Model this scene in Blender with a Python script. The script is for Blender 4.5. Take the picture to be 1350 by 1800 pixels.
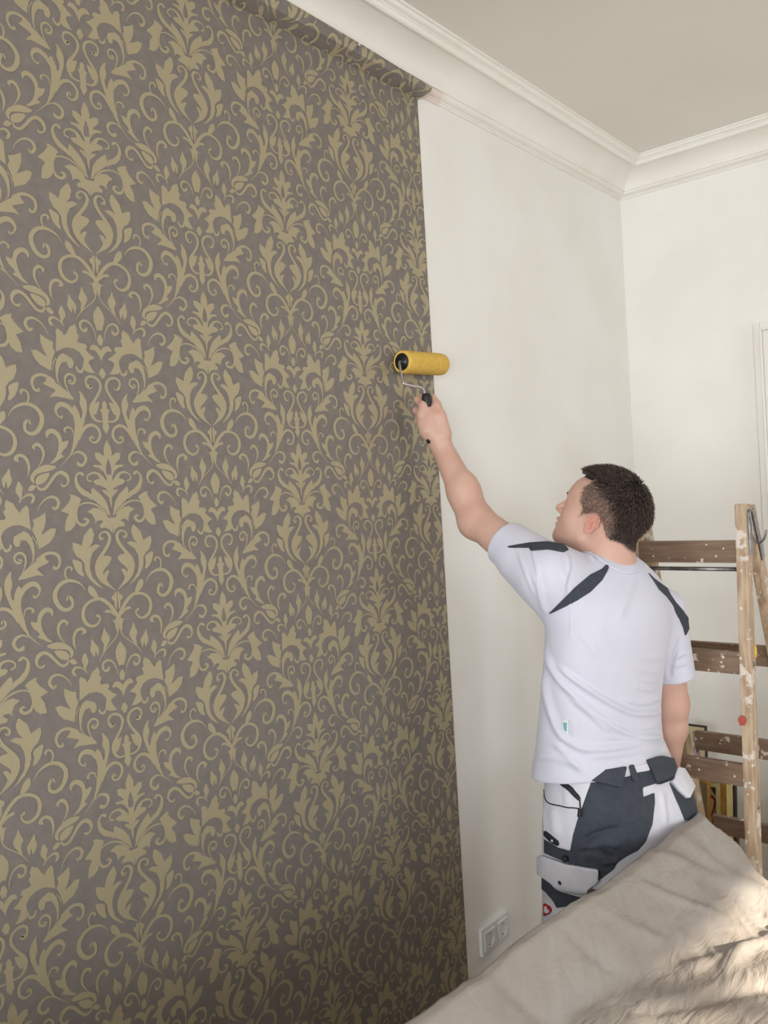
import bpy, bmesh, math, random
import numpy as np
from mathutils import Vector, Matrix
from mathutils.geometry import tessellate_polygon

# ------------------------------------------------------------------ scene reset
for o in list(bpy.data.objects):
    bpy.data.objects.remove(o, do_unlink=True)
scene = bpy.context.scene
COL = scene.collection
random.seed(7)
rng = np.random.default_rng(11)

# ------------------------------------------------------------------ camera
# the papered wall is the plane X = 0 and runs along +Y; the far wall is Y = DW
YAW, PITCH, ROLL = math.radians(40.351), math.radians(-1.208), math.radians(-3.396)
FPX = 1487.3                     # focal length in pixels of a 1350 x 1800 frame
CAM = np.array([1.445, 0.0, 1.68])
DW = 3.286                       # far wall
XR, YF = 4.3, -2.3               # right wall, wall behind the camera
ZC = 2.908                       # ceiling
F_ = np.array([-math.sin(YAW) * math.cos(PITCH), math.cos(YAW) * math.cos(PITCH), math.sin(PITCH)])
_R = np.cross(F_, [0, 0, 1]); _R /= np.linalg.norm(_R); _U = np.cross(_R, F_)
R_ = math.cos(ROLL) * _R + math.sin(ROLL) * _U
U_ = -math.sin(ROLL) * _R + math.cos(ROLL) * _U
RH = np.array([math.cos(YAW), math.sin(YAW), 0.0])     # level axes of the view, used to set out the figure
FH = np.array([-math.sin(YAW), math.cos(YAW), 0.0])
cam_data = bpy.data.cameras.new('camera')
cam_data.sensor_fit = 'VERTICAL'
cam_data.sensor_height = 24.0
cam_data.lens = FPX * 24.0 / 1800.0
cam_data.clip_start = 0.02
cam = bpy.data.objects.new('camera', cam_data)
COL.objects.link(cam)
cam.matrix_world = Matrix(((R_[0], U_[0], -F_[0], CAM[0]), (R_[1], U_[1], -F_[1], CAM[1]),
                           (R_[2], U_[2], -F_[2], CAM[2]), (0, 0, 0, 1)))
scene.camera = cam

# ------------------------------------------------------------------ sky, sun, window light, exposure
world = bpy.data.worlds.new('world'); scene.world = world
world.use_nodes = True
wb = world.node_tree.nodes['Background']
wb.inputs[0].default_value = (0.72, 0.86, 1.0, 1); wb.inputs[1].default_value = 2.2
sun_d = bpy.data.lights.new('sun', 'SUN'); sun_d.energy = 20.0; sun_d.angle = math.radians(1.6)
sun_d.color = (1.0, 0.90, 0.74)
sun = bpy.data.objects.new('sun', sun_d); COL.objects.link(sun)
SUN_TO = Vector((-1.0, -0.12, -0.443)).normalized()
sun.rotation_euler = SUN_TO.to_track_quat('-Z', 'Y').to_euler()
sun.location = (8, 1.5, 6)
WINDOWS = [(1.15, 2.55)]                          # Y span of the window in the right wall
WZ0, WZ1 = 0.85, 2.45
FRONT_WINDOWS = [(0.15, 1.15, 54.0), (1.95, 3.65, 110.0)]   # X spans (and light) of the windows behind the camera
FZ0, FZ1 = 0.85, 2.20
def window_light(loc, direction, w, h, energy, color):
    l = bpy.data.lights.new('window_daylight', 'AREA'); l.shape = 'RECTANGLE'
    l.size = w; l.size_y = h; l.energy = energy; l.color = color
    lo = bpy.data.objects.new('window_daylight', l); COL.objects.link(lo)
    lo.location = loc; lo.rotation_euler = Vector(direction).to_track_quat('-Z', 'Z').to_euler()
for (wy0, wy1) in WINDOWS:
    window_light((XR + 0.10, (wy0 + wy1) / 2, (WZ0 + WZ1) / 2), (-1, 0, 0), wy1 - wy0, WZ1 - WZ0, 26.0, (0.94, 0.97, 1.0))
for (fx0, fx1, fe) in FRONT_WINDOWS:
    window_light(((fx0 + fx1) / 2, YF - 0.10, (FZ0 + FZ1) / 2), (0, 1, 0), fx1 - fx0, FZ1 - FZ0, fe, (0.93, 0.965, 1.0))
vs = scene.view_settings
vs.view_transform = 'Standard'; vs.look = 'None'; vs.exposure = -0.05; vs.gamma = 1.0
vs.use_curve_mapping = False

# ------------------------------------------------------------------ helpers
def s2l(v):
    v = v / 255.0
    return v / 12.92 if v <= 0.04045 else ((v + 0.055) / 1.055) ** 2.4

def rgb(r, g, b):
    return (s2l(r), s2l(g), s2l(b), 1.0)

def at(px, py, t):
    """point of the place that lies t metres deep along the line of sight through (px, py)"""
    return CAM + t * ((px - 675) / FPX * R_ + (900 - py) / FPX * U_ + F_)

def onX(px, py, X):
    d = (px - 675) / FPX * R_ + (900 - py) / FPX * U_ + F_
    return CAM + (X - CAM[0]) / d[0] * d

def onY(px, py, Y):
    d = (px - 675) / FPX * R_ + (900 - py) / FPX * U_ + F_
    return CAM + (Y - CAM[1]) / d[1] * d

def proj(P):
    d = np.asarray(P, float) - CAM
    z = d @ F_
    return np.stack([675 + FPX * (d @ R_) / z, 900 - FPX * (d @ U_) / z], -1)

class NT:
    """tiny node helper"""
    def __init__(self, name):
        self.m = bpy.data.materials.new(name); self.m.use_nodes = True
        self.t = self.m.node_tree; self.b = self.t.nodes['Principled BSDF']
    def n(self, typ, **kw):
        nd = self.t.nodes.new(typ)
        for k, v in kw.items():
            if k.startswith('i_'):
                key = k[2:]
                key = int(key) if key.isdigit() else key.replace('_', ' ')
                nd.inputs[key].default_value = v
            else:
                setattr(nd, k, v)
        return nd
    def l(self, a, b):
        self.t.links.new(a, b)

def mat(name, c1, c2=None, scale=20, rough=0.6, bump=0.0, bscale=80, metal=0.0, detail=4, lo=0.35, hi=0.65,
        stretch=None, sss=0.0, bdist=0.002, sheen=0.0, spec=None):
    k = NT(name); b = k.b
    b.inputs['Roughness'].default_value = rough
    b.inputs['Metallic'].default_value = metal
    if spec is not None: b.inputs['Specular IOR Level'].default_value = spec
    if sheen: b.inputs['Sheen Weight'].default_value = sheen
    if sss:
        b.inputs['Subsurface Weight'].default_value = sss
        b.inputs['Subsurface Radius'].default_value = (0.012, 0.005, 0.003)
        b.inputs['Subsurface Scale'].default_value = 1.0
    b.inputs['Base Color'].default_value = c1
    tc = k.n('ShaderNodeTexCoord')
    src = tc.outputs['Object']
    if stretch:
        mp = k.n('ShaderNodeMapping'); mp.inputs['Scale'].default_value = stretch
        k.l(src, mp.inputs['Vector']); src = mp.outputs['Vector']
    if c2 is not None:
        nz = k.n('ShaderNodeTexNoise', i_Scale=scale, i_Detail=detail)
        k.l(src, nz.inputs['Vector'])
        r = k.n('ShaderNodeValToRGB')
        r.color_ramp.elements[0].position = lo; r.color_ramp.elements[1].position = hi
        r.color_ramp.elements[0].color = c1; r.color_ramp.elements[1].color = c2
        k.l(nz.outputs['Fac'], r.inputs['Fac']); k.l(r.outputs['Color'], b.inputs['Base Color'])
    if bump:
        nb = k.n('ShaderNodeTexNoise', i_Scale=bscale, i_Detail=5)
        k.l(src, nb.inputs['Vector'])
        bp = k.n('ShaderNodeBump', i_Strength=bump, i_Distance=bdist)
        k.l(nb.outputs['Fac'], bp.inputs['Height']); k.l(bp.outputs['Normal'], b.inputs['Normal'])
    return k.m

def mk(name, verts, faces, m, parent=None, smooth=False, link=True):
    me = bpy.data.meshes.new(name)
    verts = np.asarray(verts, float)
    me.from_pydata([tuple(v) for v in verts] if len(verts) < 4000 else verts.tolist(), [],
                   faces.tolist() if isinstance(faces, np.ndarray) else faces)
    if m is not None: me.materials.append(m)
    if smooth: me.polygons.foreach_set('use_smooth', [True] * len(me.polygons))
    me.update()
    o = bpy.data.objects.new(name, me)
    COL.objects.link(o)
    if parent is not None: o.parent = parent
    return o

def from_bm(name, bm, m, parent=None, smooth=False):
    me = bpy.data.meshes.new(name); bm.to_mesh(me); bm.free()
    if m is not None: me.materials.append(m)
    if smooth: me.polygons.foreach_set('use_smooth', [True] * len(me.polygons))
    o = bpy.data.objects.new(name, me); COL.objects.link(o)
    if parent is not None: o.parent = parent
    return o

def bm_box(bm, lo, hi, bev=0.0, seg=1):
    r = bmesh.ops.create_cube(bm, size=1.0)
    vs_ = r['verts']
    for v in vs_:
        v.co = Vector([lo[i] + (v.co[i] + 0.5) * (hi[i] - lo[i]) for i in range(3)])
    if bev:
        es = list({e for v in vs_ for e in v.link_edges})
        bmesh.ops.bevel(bm, geom=es, offset=bev, segments=seg, affect='EDGES', profile=0.6)

def box(name, lo, hi, m, parent=None, bev=0.0, seg=1):
    bm = bmesh.new(); bm_box(bm, lo, hi, bev, seg)
    return from_bm(name, bm, m, parent)

def beam(name, a, b, w, d, m, parent=None, side=(1, 0, 0), bev=0.002):
    """rectangular timber from a to b; w along 'side', d across it"""
    a = Vector(a); b = Vector(b); ax = (b - a); L = ax.length; ax.normalize()
    sd = Vector(side); sd = (sd - ax * sd.dot(ax)).normalized(); nn = ax.cross(sd)
    bm = bmesh.new(); bm_box(bm, (-w / 2, -d / 2, 0), (w / 2, d / 2, L), bev, 2)
    M = Matrix(((sd.x, nn.x, ax.x, a.x), (sd.y, nn.y, ax.y, a.y), (sd.z, nn.z, ax.z, a.z), (0, 0, 0, 1)))
    bmesh.ops.transform(bm, matrix=M, verts=bm.verts)
    return from_bm(name, bm, m, parent)

def catmull(pts, n=8, closed=False):
    P = np.asarray(pts, float); out = []
    N = len(P)
    rngi = range(N if closed else N - 1)
    for i in rngi:
        if closed:
            p0, p1, p2, p3 = P[(i - 1) % N], P[i], P[(i + 1) % N], P[(i + 2) % N]
        else:
            p1, p2 = P[i], P[i + 1]
            p0 = P[i - 1] if i > 0 else 2 * p1 - p2
            p3 = P[i + 2] if i + 2 < N else 2 * p2 - p1
        for t in np.linspace(0, 1, n, endpoint=False):
            out.append(0.5 * ((2 * p1) + (-p0 + p2) * t + (2 * p0 - 5 * p1 + 4 * p2 - p3) * t * t
                              + (-p0 + 3 * p1 - 3 * p2 + p3) * t ** 3))
    if not closed: out.append(P[-1])
    return np.array(out)

def tube(name, pts, r, m, parent=None, n=10, dense=6, caps=True):
    P = catmull(pts, dense) if dense > 1 else np.asarray(pts, float)
    rad = np.full(len(P), r) if np.isscalar(r) else np.interp(np.linspace(0, 1, len(P)), np.linspace(0, 1, len(r)), r)
    T = np.gradient(P, axis=0); T /= np.linalg.norm(T, axis=1)[:, None]
    ref = np.array([0.31, 0.2, 0.93]); V = []
    for i in range(len(P)):
        u = np.cross(T[i], ref); u /= np.linalg.norm(u); w = np.cross(T[i], u)
        for k in range(n):
            a = 2 * math.pi * k / n
            V.append(P[i] + rad[i] * (math.cos(a) * u + math.sin(a) * w))
    Fc = [(i * n + k, i * n + (k + 1) % n, (i + 1) * n + (k + 1) % n, (i + 1) * n + k)
          for i in range(len(P) - 1) for k in range(n)]
    if caps:
        Fc.append(tuple(range(n))[::-1]); Fc.append(tuple((len(P) - 1) * n + k for k in range(n)))
    return mk(name, V, Fc, m, parent, True)

def lathe(name, a, b, prof, m, parent=None, n=32):
    """surface of revolution about the axis a->b; prof = [(distance along axis, radius)]"""
    a = np.asarray(a, float); b = np.asarray(b, float); ax = (b - a) / np.linalg.norm(b - a)
    ref = np.array([0.3, 0.2, 0.93]); u = np.cross(ax, ref); u /= np.linalg.norm(u); w = np.cross(ax, u)
    V = [a + ax * s + r * (math.cos(2 * math.pi * k / n) * u + math.sin(2 * math.pi * k / n) * w)
         for (s, r) in prof for k in range(n)]
    Fc = [(i * n + k, i * n + (k + 1) % n, (i + 1) * n + (k + 1) % n, (i + 1) * n + k)
          for i in range(len(prof) - 1) for k in range(n)]
    if prof[0][1] > 1e-5: Fc.append(tuple(range(n))[::-1])
    if prof[-1][1] > 1e-5: Fc.append(tuple((len(prof) - 1) * n + k for k in range(n)))
    return mk(name, V, Fc, m, parent, True)

def empty(name, loc):
    o = bpy.data.objects.new(name, None); o.empty_display_size = 0.1
    COL.objects.link(o); o.location = tuple(loc)
    return o

def adopt(root):
    """parts are modelled in place: keep them there under an Empty that stands at the thing's base"""
    bpy.context.view_layer.update()
    inv = root.matrix_world.inverted()
    for c in root.children: c.matrix_parent_inverse = inv

def tag(o, label=None, cat=None, group=None, kind=None):
    if label: o['label'] = label
    if cat: o['category'] = cat
    if group: o['group'] = group
    if kind: o['kind'] = kind
    return o

def struct(o): o['kind'] = 'structure'; return o

# ------------------------------------------------------------------ materials
M = {}
M['wall'] = mat('white_wall_paint', rgb(236, 233, 226), rgb(241, 239, 233), scale=3, rough=0.75, bump=0.12, bscale=240, bdist=0.001)
M['unseen_wall'] = mat('taupe_low_bounce_wall', rgb(150, 140, 128), rgb(158, 148, 136), scale=4, rough=0.8)  # unseen walls, tone picked dark to cut the light they bounce
M['ceiling'] = mat('ceiling_paint', rgb(226, 220, 210), rgb(230, 225, 216), scale=2, rough=0.85, bump=0.1, bscale=160, bdist=0.001)
M['plaster'] = mat('cornice_plaster', rgb(240, 237, 229), rgb(236, 232, 222), scale=6, rough=0.6)
M['lacquer'] = mat('white_door_lacquer', rgb(236, 233, 226), rgb(232, 228, 220), scale=5, rough=0.4)
M['pink'] = mat('old_pink_paint', rgb(231, 216, 207), rgb(235, 222, 214), scale=40, rough=0.7)
M['paper'] = mat('taupe_paper', rgb(116, 109, 103), rgb(126, 118, 111), scale=45, rough=0.62, bump=0.25, bscale=500, bdist=0.0006, lo=0.3, hi=0.7)
def gold_print():
    k = NT('gold_print'); b = k.b
    tc = k.n('ShaderNodeTexCoord')
    w = k.n('ShaderNodeTexWave', wave_type='BANDS', bands_direction='Y', i_Scale=120.0, i_Distortion=0.0)
    k.l(tc.outputs['Object'], w.inputs['Vector'])
    r = k.n('ShaderNodeValToRGB')
    r.color_ramp.elements[0].position = 0.1; r.color_ramp.elements[1].position = 0.55
    r.color_ramp.elements[0].color = rgb(144, 134, 112); r.color_ramp.elements[1].color = rgb(180, 167, 132)
    k.l(w.outputs['Color'], r.inputs['Fac'])
    k.l(r.outputs['Color'], b.inputs['Base Color'])
    b.inputs['Roughness'].default_value = 0.45; b.inputs['Metallic'].default_value = 0.15
    return k.m
M['gold_print'] = gold_print()
def floor_mat():
    k = NT('oak_floor'); b = k.b
    tc = k.n('ShaderNodeTexCoord')
    br = k.n('ShaderNodeTexBrick', i_Scale=1.0, i_Color1=rgb(128, 98, 70), i_Color2=rgb(108, 80, 56), i_Mortar=rgb(82, 54, 32))
    br.inputs['Mortar Size'].default_value = 0.002; br.inputs['Brick Width'].default_value = 1.1; br.inputs['Row Height'].default_value = 0.11
    k.l(tc.outputs['Object'], br.inputs['Vector']); k.l(br.outputs['Color'], b.inputs['Base Color'])
    b.inputs['Roughness'].default_value = 0.4
    return k.m
M['floor'] = floor_mat()
def paint_spattered(name, c1, c2, cover, scale, grain=(6, 6, 0.6)):
    """timber with dried white paint: splashes are real marks on the ladder"""
    k = NT(name); b = k.b
    tc = k.n('ShaderNodeTexCoord')
    mp = k.n('ShaderNodeMapping'); mp.inputs['Scale'].default_value = grain
    k.l(tc.outputs['Object'], mp.inputs['Vector'])
    g = k.n('ShaderNodeTexNoise', i_Scale=14.0, i_Detail=6.0); k.l(mp.outputs['Vector'], g.inputs['Vector'])
    r = k.n('ShaderNodeValToRGB'); r.color_ramp.elements[0].color = c1; r.color_ramp.elements[1].color = c2
    r.color_ramp.elements[0].position = 0.35; r.color_ramp.elements[1].position = 0.68
    k.l(g.outputs['Fac'], r.inputs['Fac'])
    s = k.n('ShaderNodeTexNoise', i_Scale=scale, i_Detail=5.0, i_Roughness=0.62); k.l(tc.outputs['Object'], s.inputs['Vector'])
    t = k.n('ShaderNodeValToRGB'); t.color_ramp.elements[0].position = cover; t.color_ramp.elements[1].position = cover + 0.04
    k.l(s.outputs['Fac'], t.inputs['Fac'])
    v = k.n('ShaderNodeTexVoronoi', i_Scale=scale * 2.2); k.l(tc.outputs['Object'], v.inputs['Vector'])
    vr = k.n('ShaderNodeMath', operation='LESS_THAN'); vr.inputs[1].default_value = 0.13
    k.l(v.outputs['Distance'], vr.inputs[0])
    mx0 = k.n('ShaderNodeMath', operation='MAXIMUM'); k.l(t.outputs['Color'], mx0.inputs[0]); k.l(vr.outputs[0], mx0.inputs[1])
    mm = k.n('ShaderNodeMath', operation='MULTIPLY'); mm.inputs[1].default_value = 0.8; k.l(mx0.outputs[0], mm.inputs[0])
    mx = k.n('ShaderNodeMix', data_type='RGBA'); k.l(mm.outputs[0], mx.inputs[0])
    k.l(r.outputs['Color'], mx.inputs[6]); mx.inputs[7].default_value = rgb(222, 214, 202)
    k.l(mx.outputs[2], b.inputs['Base Color'])
    b.inputs['Roughness'].default_value = 0.65
    bp = k.n('ShaderNodeBump', i_Strength=0.4, i_Distance=0.002); k.l(mx0.outputs[0], bp.inputs['Height']); k.l(bp.outputs['Normal'], b.inputs['Normal'])
    return k.m
M['rail'] = paint_spattered('worn_pine_rail', rgb(160, 134, 108), rgb(200, 178, 150), 0.56, 15)
M['rung'] = paint_spattered('brown_rung', rgb(112, 90, 72), rgb(134, 110, 90), 0.60, 20, (0.6, 6, 6))
M['steel'] = mat('steel', rgb(150, 150, 152), rgb(110, 108, 106), scale=60, rough=0.35, metal=0.9)
M['wire'] = mat('zinc_wire', rgb(200, 200, 200), rough=0.3, metal=0.9)
M['black_plastic'] = mat('black_plastic', rgb(26, 26, 28), rough=0.4)
M['foam'] = mat('yellow_foam', rgb(226, 188, 92), rgb(216, 174, 78), scale=90, rough=0.95, bump=0.5, bscale=350, bdist=0.002)
M['socket'] = mat('white_plastic', rgb(226, 226, 224), rough=0.3)
M['sheet'] = None
M['shirt'] = mat('white_jersey', rgb(203, 203, 216), rgb(208, 208, 220), scale=8, rough=0.8, bump=0.15, bscale=600, bdist=0.0006, sheen=0.2)
M['dark'] = mat('slate_grey_twill', rgb(52, 57, 66), rgb(59, 64, 73), scale=60, rough=0.85, bump=0.25, bscale=500, bdist=0.0008)
M['white_twill'] = mat('white_twill', rgb(206, 205, 213), rgb(214, 213, 220), scale=30, rough=0.85, bump=0.2, bscale=500, bdist=0.0008)
M['black_cloth'] = mat('black_trim', rgb(30, 32, 38), rough=0.7)
M['skin'] = mat('skin', rgb(208, 170, 152), rgb(199, 156, 138), scale=16, rough=0.5, sss=0.12, bump=0.12, bscale=220, bdist=0.001, lo=0.3, hi=0.75)
M['ear'] = mat('flushed_skin', rgb(212, 154, 138), rgb(204, 142, 126), scale=40, rough=0.5, sss=0.15)
M['red'] = mat('red_label', rgb(176, 24, 34), rough=0.7)
M['teal'] = mat('teal_print', rgb(120, 170, 178), rough=0.7)
M['leather'] = mat('brown_leather', rgb(72, 56, 44), rgb(58, 44, 36), scale=50, rough=0.6)

# ------------------------------------------------------------------ room shell
box('floor', (-0.15, YF - 0.15, -0.1), (XR + 0.35, DW + 0.15, 0.0), M['floor'])
box('ceiling', (-0.15, YF - 0.15, ZC), (XR + 0.35, DW + 0.15, ZC + 0.1), M['ceiling'])
box('wall_left', (-0.15, YF - 0.15, 0.0), (0.0, DW + 0.15, ZC), M['wall'])
box('wall_back', (0.0, DW, 0.0), (XR, DW + 0.15, ZC), M['wall'])
bm = bmesh.new()
(fa0, fa1, _), (fb0, fb1, _) = FRONT_WINDOWS
for (x0, x1, z0, z1) in ((0.0, fa0, FZ0, FZ1), (fa1, fb0, FZ0, FZ1), (fb1, XR, FZ0, FZ1), (0.0, XR, 0, FZ0), (0.0, XR, FZ1, ZC)):
    bm_box(bm, (x0, YF - 0.2, z0), (x1, YF, z1))
from_bm('wall_front', bm, M['unseen_wall'])
bm = bmesh.new()
wy0, wy1 = WINDOWS[0]
for (y0, y1, z0, z1) in ((YF - 0.2, wy0, 0, ZC), (wy1, DW + 0.15, 0, ZC), (wy0, wy1, 0, WZ0), (wy0, wy1, WZ1, ZC)):
    bm_box(bm, (XR, y0, z0), (XR + 0.25, y1, z1))
from_bm('wall_right', bm, M['unseen_wall'])
for n_ in ('floor', 'ceiling', 'wall_left', 'wall_back', 'wall_front', 'wall_right'): struct(bpy.data.objects[n_])
for i, (a, b_) in enumerate(WINDOWS):
    bm = bmesh.new(); x0, x1 = XR + 0.17, XR + 0.23
    for (y0, y1, z0, z1) in ((a, a + .06, WZ0, WZ1), (b_ - .06, b_, WZ0, WZ1), (a, b_, WZ0, WZ0 + .06), (a, b_, WZ1 - .06, WZ1),
                             ((a + b_) / 2 - .04, (a + b_) / 2 + .04, WZ0, WZ1), (a, b_, 1.92, 1.98)):
        bm_box(bm, (x0, y0, z0), (x1, y1, z1), 0.004)
    struct(from_bm('window_%d' % (i + 1), bm, M['lacquer']))
for i, (a, b_, _) in enumerate(FRONT_WINDOWS):
    bm = bmesh.new()
    for (x0, x1, z0, z1) in ((a, a + .06, FZ0, FZ1), (b_ - .06, b_, FZ0, FZ1), (a, b_, FZ0, FZ0 + .06), (a, b_, FZ1 - .06, FZ1), ((a + b_) / 2 - .03, (a + b_) / 2 + .03, FZ0, FZ1)):
        bm_box(bm, (x0, YF - 0.18, z0), (x1, YF - 0.12, z1), 0.004)
    struct(from_bm('window_%d' % (i + 2), bm, M['lacquer']))
# baseboards
for nm, lo, hi in (('baseboard_left', (0, YF, 0), (0.016, DW, 0.09)), ('baseboard_back', (0.016, DW - 0.016, 0), (0.46, DW, 0.09)),
                   ('baseboard_right', (XR - 0.016, YF, 0), (XR, DW, 0.09)), ('baseboard_front', (0.016, YF, 0), (XR - 0.016, YF + 0.016, 0.09))):
    struct(box(nm, lo, hi, M['lacquer'], bev=0.004))

# cornice: lower moulding, cove, stepped upper moulding; mitred in the corners
ZB = 2.8040                       # bottom of the lower moulding
PROF = [(0.0, 0.0), (0.0065, 0.0005), (0.0075, 0.0050), (0.0120, 0.0055), (0.0130, 0.0085)]
PROF += [(0.0130 + 0.019 * math.sin(a), 0.0085 + 0.0110 * (1 - math.cos(a))) for a in np.linspace(0.15, math.pi / 2, 7)]
PROF += [(0.0345, 0.0200), (0.0375, 0.0205), (0.0380, 0.0260)]
c0, c1 = (0.0385, 0.0275), (0.1170, 0.0785)
PROF += [(c0[0] + (c1[0] - c0[0]) * (1 - math.cos(a)), c0[1] + (c1[1] - c0[1]) * math.sin(a)) for a in np.linspace(0.02, math.pi / 2, 16)]
PROF += [(0.1175, 0.0745)]
PROF += [(0.1175 + 0.010 * math.sin(a), 0.0745 + 0.010 * (1 - math.cos(a))) for a in np.linspace(0.2, math.pi / 2, 5)]
PROF += [(0.1300, 0.0860), (0.1320, 0.0865), (0.1322, 0.0895)]
PROF += [(0.1322 + 0.013 * math.sin(a), 0.0895 + 0.0085 * (1 - math.cos(a))) for a in np.linspace(0.15, math.pi / 2, 5)]
PROF += [(0.1470, 0.0985), (0.1520, 0.0990), (0.1525, ZC - ZB)]
PROF = [(s_, z_ + ZB) for s_, z_ in PROF]
def cornice(name, side):
    V = []; n = len(PROF)
    for (s, z) in PROF:
        if side == 'left': V += [(s, YF + s, z), (s, DW - s, z)]
        elif side == 'back': V += [(s, DW - s, z), (XR - s, DW - s, z)]
        elif side == 'right': V += [(XR - s, DW - s, z), (XR - s, YF + s, z)]
        else: V += [(XR - s, YF + s, z), (s, YF + s, z)]
    Fc = [(2 * i, 2 * i + 1, 2 * i + 3, 2 * i + 2) for i in range(n - 1)]
    o = mk(name, V, Fc, M['plaster'])
    return struct(o)
cornice('trim_1', 'left'); cornice('trim_2', 'back'); cornice('trim_3', 'right'); cornice('trim_4', 'front')
# a stretch of the lower moulding where old pink paint shows
V = []; pk = [p for p in PROF if p[1] < ZB + 0.0204]
for (s, z) in pk:
    e = 0.0012
    V += [(s + e * 0.6, 1.972 + 0.2 * s, z - e), (s + e * 0.6, 2.052 - 0.5 * s, z - e)]
pinko = mk('pink_patch', V, [(2 * i, 2 * i + 1, 2 * i + 3, 2 * i + 2) for i in range(len(pk) - 1)], M['pink'], bpy.data.objects['trim_1'])
tag(pinko, 'bare pinkish stretch of the lower moulding')

# door with its casing in the far wall
DX = 0.491; DZ = 2.222
bm = bmesh.new()
for (x0, x1, z0, z1, y) in ((DX, DX + 0.022, 0, DZ, 0.022), (DX + 0.022, DX + 0.030, 0, DZ - 0.022, 0.030), (DX + 0.030, DX + 0.092, 0, DZ - 0.030, 0.018),
                            (DX + 0.022, DX + 1.05, DZ - 0.022, DZ, 0.022), (DX + 0.030, DX + 1.05, DZ - 0.030, DZ - 0.022, 0.030),
                            (DX + 0.092, DX + 0.99, DZ - 0.092, DZ - 0.030, 0.018),
                            (DX + 0.99, DX + 1.05, 0, DZ - 0.030, 0.018), (DX + 1.05, DX + 1.072, 0, DZ, 0.022)):
    bm_box(bm, (x0, DW - y, z0), (x1, DW, z1), 0.003, 2)
door = struct(from_bm('door_1', bm, M['lacquer']))
box('door_leaf', (DX + 0.094, DW - 0.012, 0.004), (DX + 0.988, DW, DZ - 0.094), M['lacquer'], door, 0.002)
for (z0, z1) in ((0.25, 0.95), (1.15, 1.95)):
    box('door_panel', (DX + 0.22, DW - 0.020, z0), (DX + 0.86, DW - 0.012, z1), M['lacquer'], door, 0.006, 2)
hd = tube('door_handle', [(DX + .93, DW - .012, 1.05), (DX + .93, DW - .06, 1.05), (DX + .90, DW - .065, 1.05), (DX + .81, DW - .06, 1.05)], 0.009, M['steel'], door)

# double wall socket
sy, sz = (2.0165, 2.1655), (0.298, 0.379)
sock = empty('wall_socket', (0.0, 2.091, 0.298))
bm = bmesh.new(); bm_box(bm, (0.0, sy[0], sz[0]), (0.0120, sy[1], sz[1]), 0.0022, 2)
from_bm('frame', bm, M['socket'], sock)
for cy in (2.0555, 2.1265):
    cz = 0.3385
    n = 40; V = []; Fc = []
    hw = 0.0275
    sq = []
    for k in range(n):
        a = 2 * math.pi * k / n; c_, s_ = math.cos(a), math.sin(a); f = hw / max(abs(c_), abs(s_)); sq.append((f * c_, f * s_))
    rings = [(0.0115, sq), (0.0150, sq), (0.0157, [(x * .97, y * .97) for x, y in sq])]
    for (x, rr) in ((0.0157, 0.0205), (0.0147, 0.0195), (0.0030, 0.0185)):
        rings.append((x, [(rr * math.cos(2 * math.pi * k / n), rr * math.sin(2 * math.pi * k / n)) for k in range(n)]))
    for (x, pts) in rings: V += [(x, cy + p, cz + q) for p, q in pts]
    for i in range(len(rings) - 1):
        Fc += [(i * n + k, i * n + (k + 1) % n, (i + 1) * n + (k + 1) % n, (i + 1) * n + k) for k in range(n)]
    Fc.append(tuple((len(rings) - 1) * n + k for k in range(n)))
    ins = mk('socket_insert', V, Fc, M['socket'], sock)
    for dy in (-0.0095, 0.0095):
        lathe('contact_hole', (0.0028, cy + dy, cz), (0.0040, cy + dy, cz), [(0, 0.0028), (0.0012, 0.0028)], M['black_plastic'], ins, 12)
    for dz in (-1, 1):
        box('earth_clip', (0.003, cy - 0.003, cz + dz * 0.0165 - 0.0012), (0.0135, cy + 0.003, cz + dz * 0.0165 + 0.0012), M['steel'], ins)
adopt(sock)
tag(sock, 'white double power socket low on the bare white wall', 'wall socket')

# ------------------------------------------------------------------ wallpaper with its printed damask
EDGE = 1.9520                     # free edge of the hung paper
FLAP = [(0.0, 2.7915), (0.0340, 2.8065), (0.0425, 2.8265), (0.0450, 2.8640)]     # loose top of the paper lying over the lower moulding
_fl = np.array(FLAP); _fs = np.r_[0, np.cumsum(np.hypot(*np.diff(_fl, axis=0).T))]
def flap_top(y):                  # length of the loose strip above the wall
    return np.interp(y, [-3, 1.24, 1.40, 1.65, 1.96], [0.074, 0.072, 0.067, 0.061, 0.0490])
def paper_pt(y, v, off):
    """lay a point of the flat sheet on the wall, bent over the moulding above it"""
    y = np.asarray(y, float); v = np.asarray(v, float)
    a = np.maximum(v - FLAP[0][1], 0)
    x = np.interp(a, _fs, _fl[:, 0]) + off; z = np.where(v > FLAP[0][1], np.interp(a, _fs, _fl[:, 1]), v)
    z = z - np.where(a > 0, off, 0)
    yy = y + np.where(a > 0, a * 0.42, 0) * np.clip((y - 1.5) / 0.38, 0, 1)
    return np.stack([x, yy, z], -1)
SLIT = 1.652
ysam = np.r_[np.linspace(YF, 1.5, 24), np.linspace(1.52, SLIT - 0.004, 5), np.linspace(SLIT + 0.004, EDGE, 12)]
vs_w = np.r_[0.0, np.linspace(0.1, FLAP[0][1], 14)]
V = []; nv = len(vs_w) + 8
for y in ysam:
    top = flap_top(y)
    vv = np.r_[vs_w, FLAP[0][1] + np.r_[_fs[1] * 0.5, _fs[1], _fs[1] + (top - _fs[1]) * np.array([.1, .25, .45, .65, .85, 1.0])]]
    V.append(paper_pt(np.full(nv, y), vv, 0.0016))
V = np.concatenate(V)
Fc = []
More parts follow.
